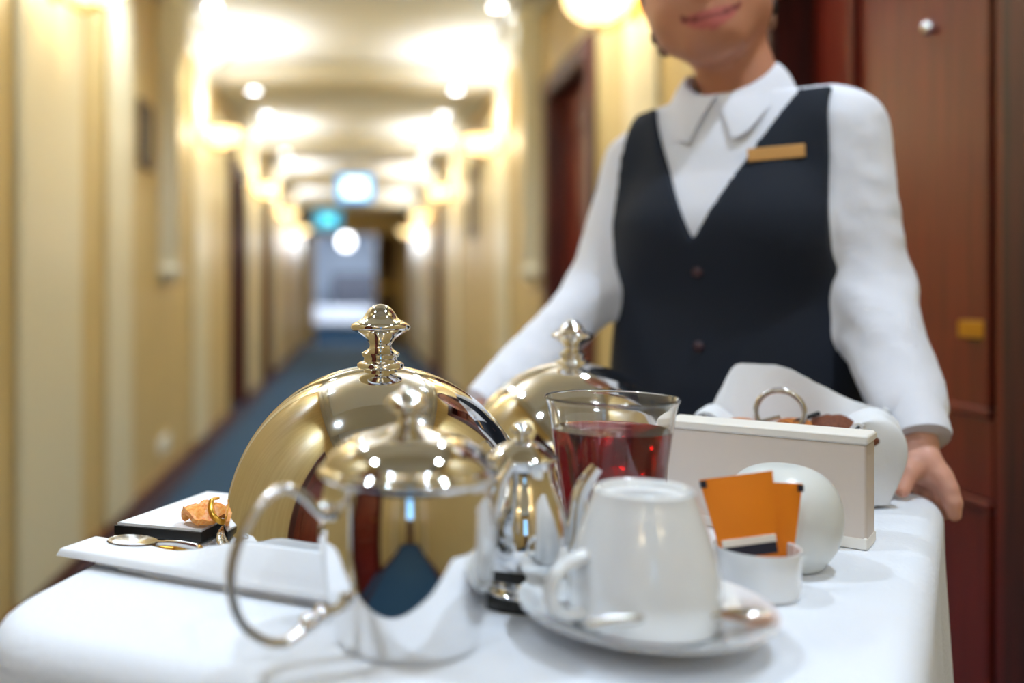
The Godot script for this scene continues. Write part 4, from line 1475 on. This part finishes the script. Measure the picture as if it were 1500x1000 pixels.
	while bz > 0.0 and vest_f.call(Vector3(0.088, 1.252, bz)) > 0.0:
		bz -= 0.002
	var bb := B.new()
	bb.X = Transform3D(Basis(Vector3.UP, deg_to_rad(22)) * Basis(Vector3.BACK, deg_to_rad(3)), Vector3(0.088, 1.252, bz + 0.004))
	bb.box(Vector3(-0.036, -0.009, -0.002), Vector3(0.036, 0.009, 0.002), 0.001)
	part("name_badge", bb, mat(Color(0.85, 0.66, 0.42), 0.35, 0.6), w, "blank looking gold name badge")
	# trousers and shoes
	var tr := B.new()
	var tb := [bone(Vector3(0.075, 0.86, -0.01), Vector3(0.085, 0.47, 0.01), 0.095, 0.072), bone(Vector3(0.085, 0.47, 0.01), Vector3(0.09, 0.07, -0.02), 0.072, 0.058),
		bone(Vector3(-0.075, 0.86, -0.01), Vector3(-0.085, 0.47, 0.01), 0.095, 0.072), bone(Vector3(-0.085, 0.47, 0.01), Vector3(-0.09, 0.07, -0.02), 0.072, 0.058)]
	nets(tr, func(p: Vector3) -> float: return maxf(bones(p, tb, 0.03), 0.035 - p.y), Vector3(-0.2, 0.02, -0.13), Vector3(0.2, 0.98, 0.12), 0.014)
	part("trousers", tr, M.trousers, w)
	for s in [-1.0, 1.0]:
		var sho := [bone(Vector3(s * 0.09, 0.04, -0.05), Vector3(s * 0.10, 0.035, 0.10), 0.038, 0.032), bone(Vector3(s * 0.09, 0.07, -0.03), Vector3(s * 0.09, 0.05, 0.0), 0.04, 0.036)]
		var sx := B.new()
		nets(sx, func(p: Vector3) -> float: return maxf(bones(p, sho, 0.02), -p.y), Vector3(s * 0.09 - 0.06, -0.02, -0.11), Vector3(s * 0.09 + 0.07, 0.13, 0.15), 0.008)
		part("shoe", sx, M.black, w)

# palm and five fingers: k = [palm centre, first knuckle, step to the next finger]
func hand_bones(wrist: Vector3, k: Array, thumb_tip: Vector3, finger_tip: Vector3) -> Array:
	var palm: Vector3 = k[0]
	var list := [bone(wrist, palm, 0.022, 0.021)]
	var lens := [1.0, 1.08, 1.0, 0.82]
	for f in 4:
		var kn: Vector3 = k[1] + k[2] * f
		list.append(bone(wrist.lerp(palm, 0.6) + k[2] * (f - 1.2) * 0.6, kn, 0.015, 0.0125))
		var tip: Vector3 = kn + (finger_tip - k[1]) * lens[f]
		var mid: Vector3 = kn.lerp(tip, 0.45) + Vector3(0, 0.007, 0) + (finger_tip - k[1]).normalized() * 0.004
		var mid2: Vector3 = kn.lerp(tip, 0.78) + Vector3(0, 0.003, 0) + (finger_tip - k[1]).normalized() * 0.004
		list.append(bone(kn, mid, 0.0115, 0.0098))
		list.append(bone(mid, mid2, 0.0098, 0.0088))
		list.append(bone(mid2, tip + Vector3(0, -0.008, 0), 0.0088, 0.0076))
	var base := wrist.lerp(palm, 0.55) + (thumb_tip - palm) * 0.25
	var joint := base.lerp(thumb_tip, 0.55) + Vector3(0, 0.006, 0)
	list.append(bone(base, joint, 0.0155, 0.0115))
	list.append(bone(joint, thumb_tip, 0.0112, 0.0085))
	return list
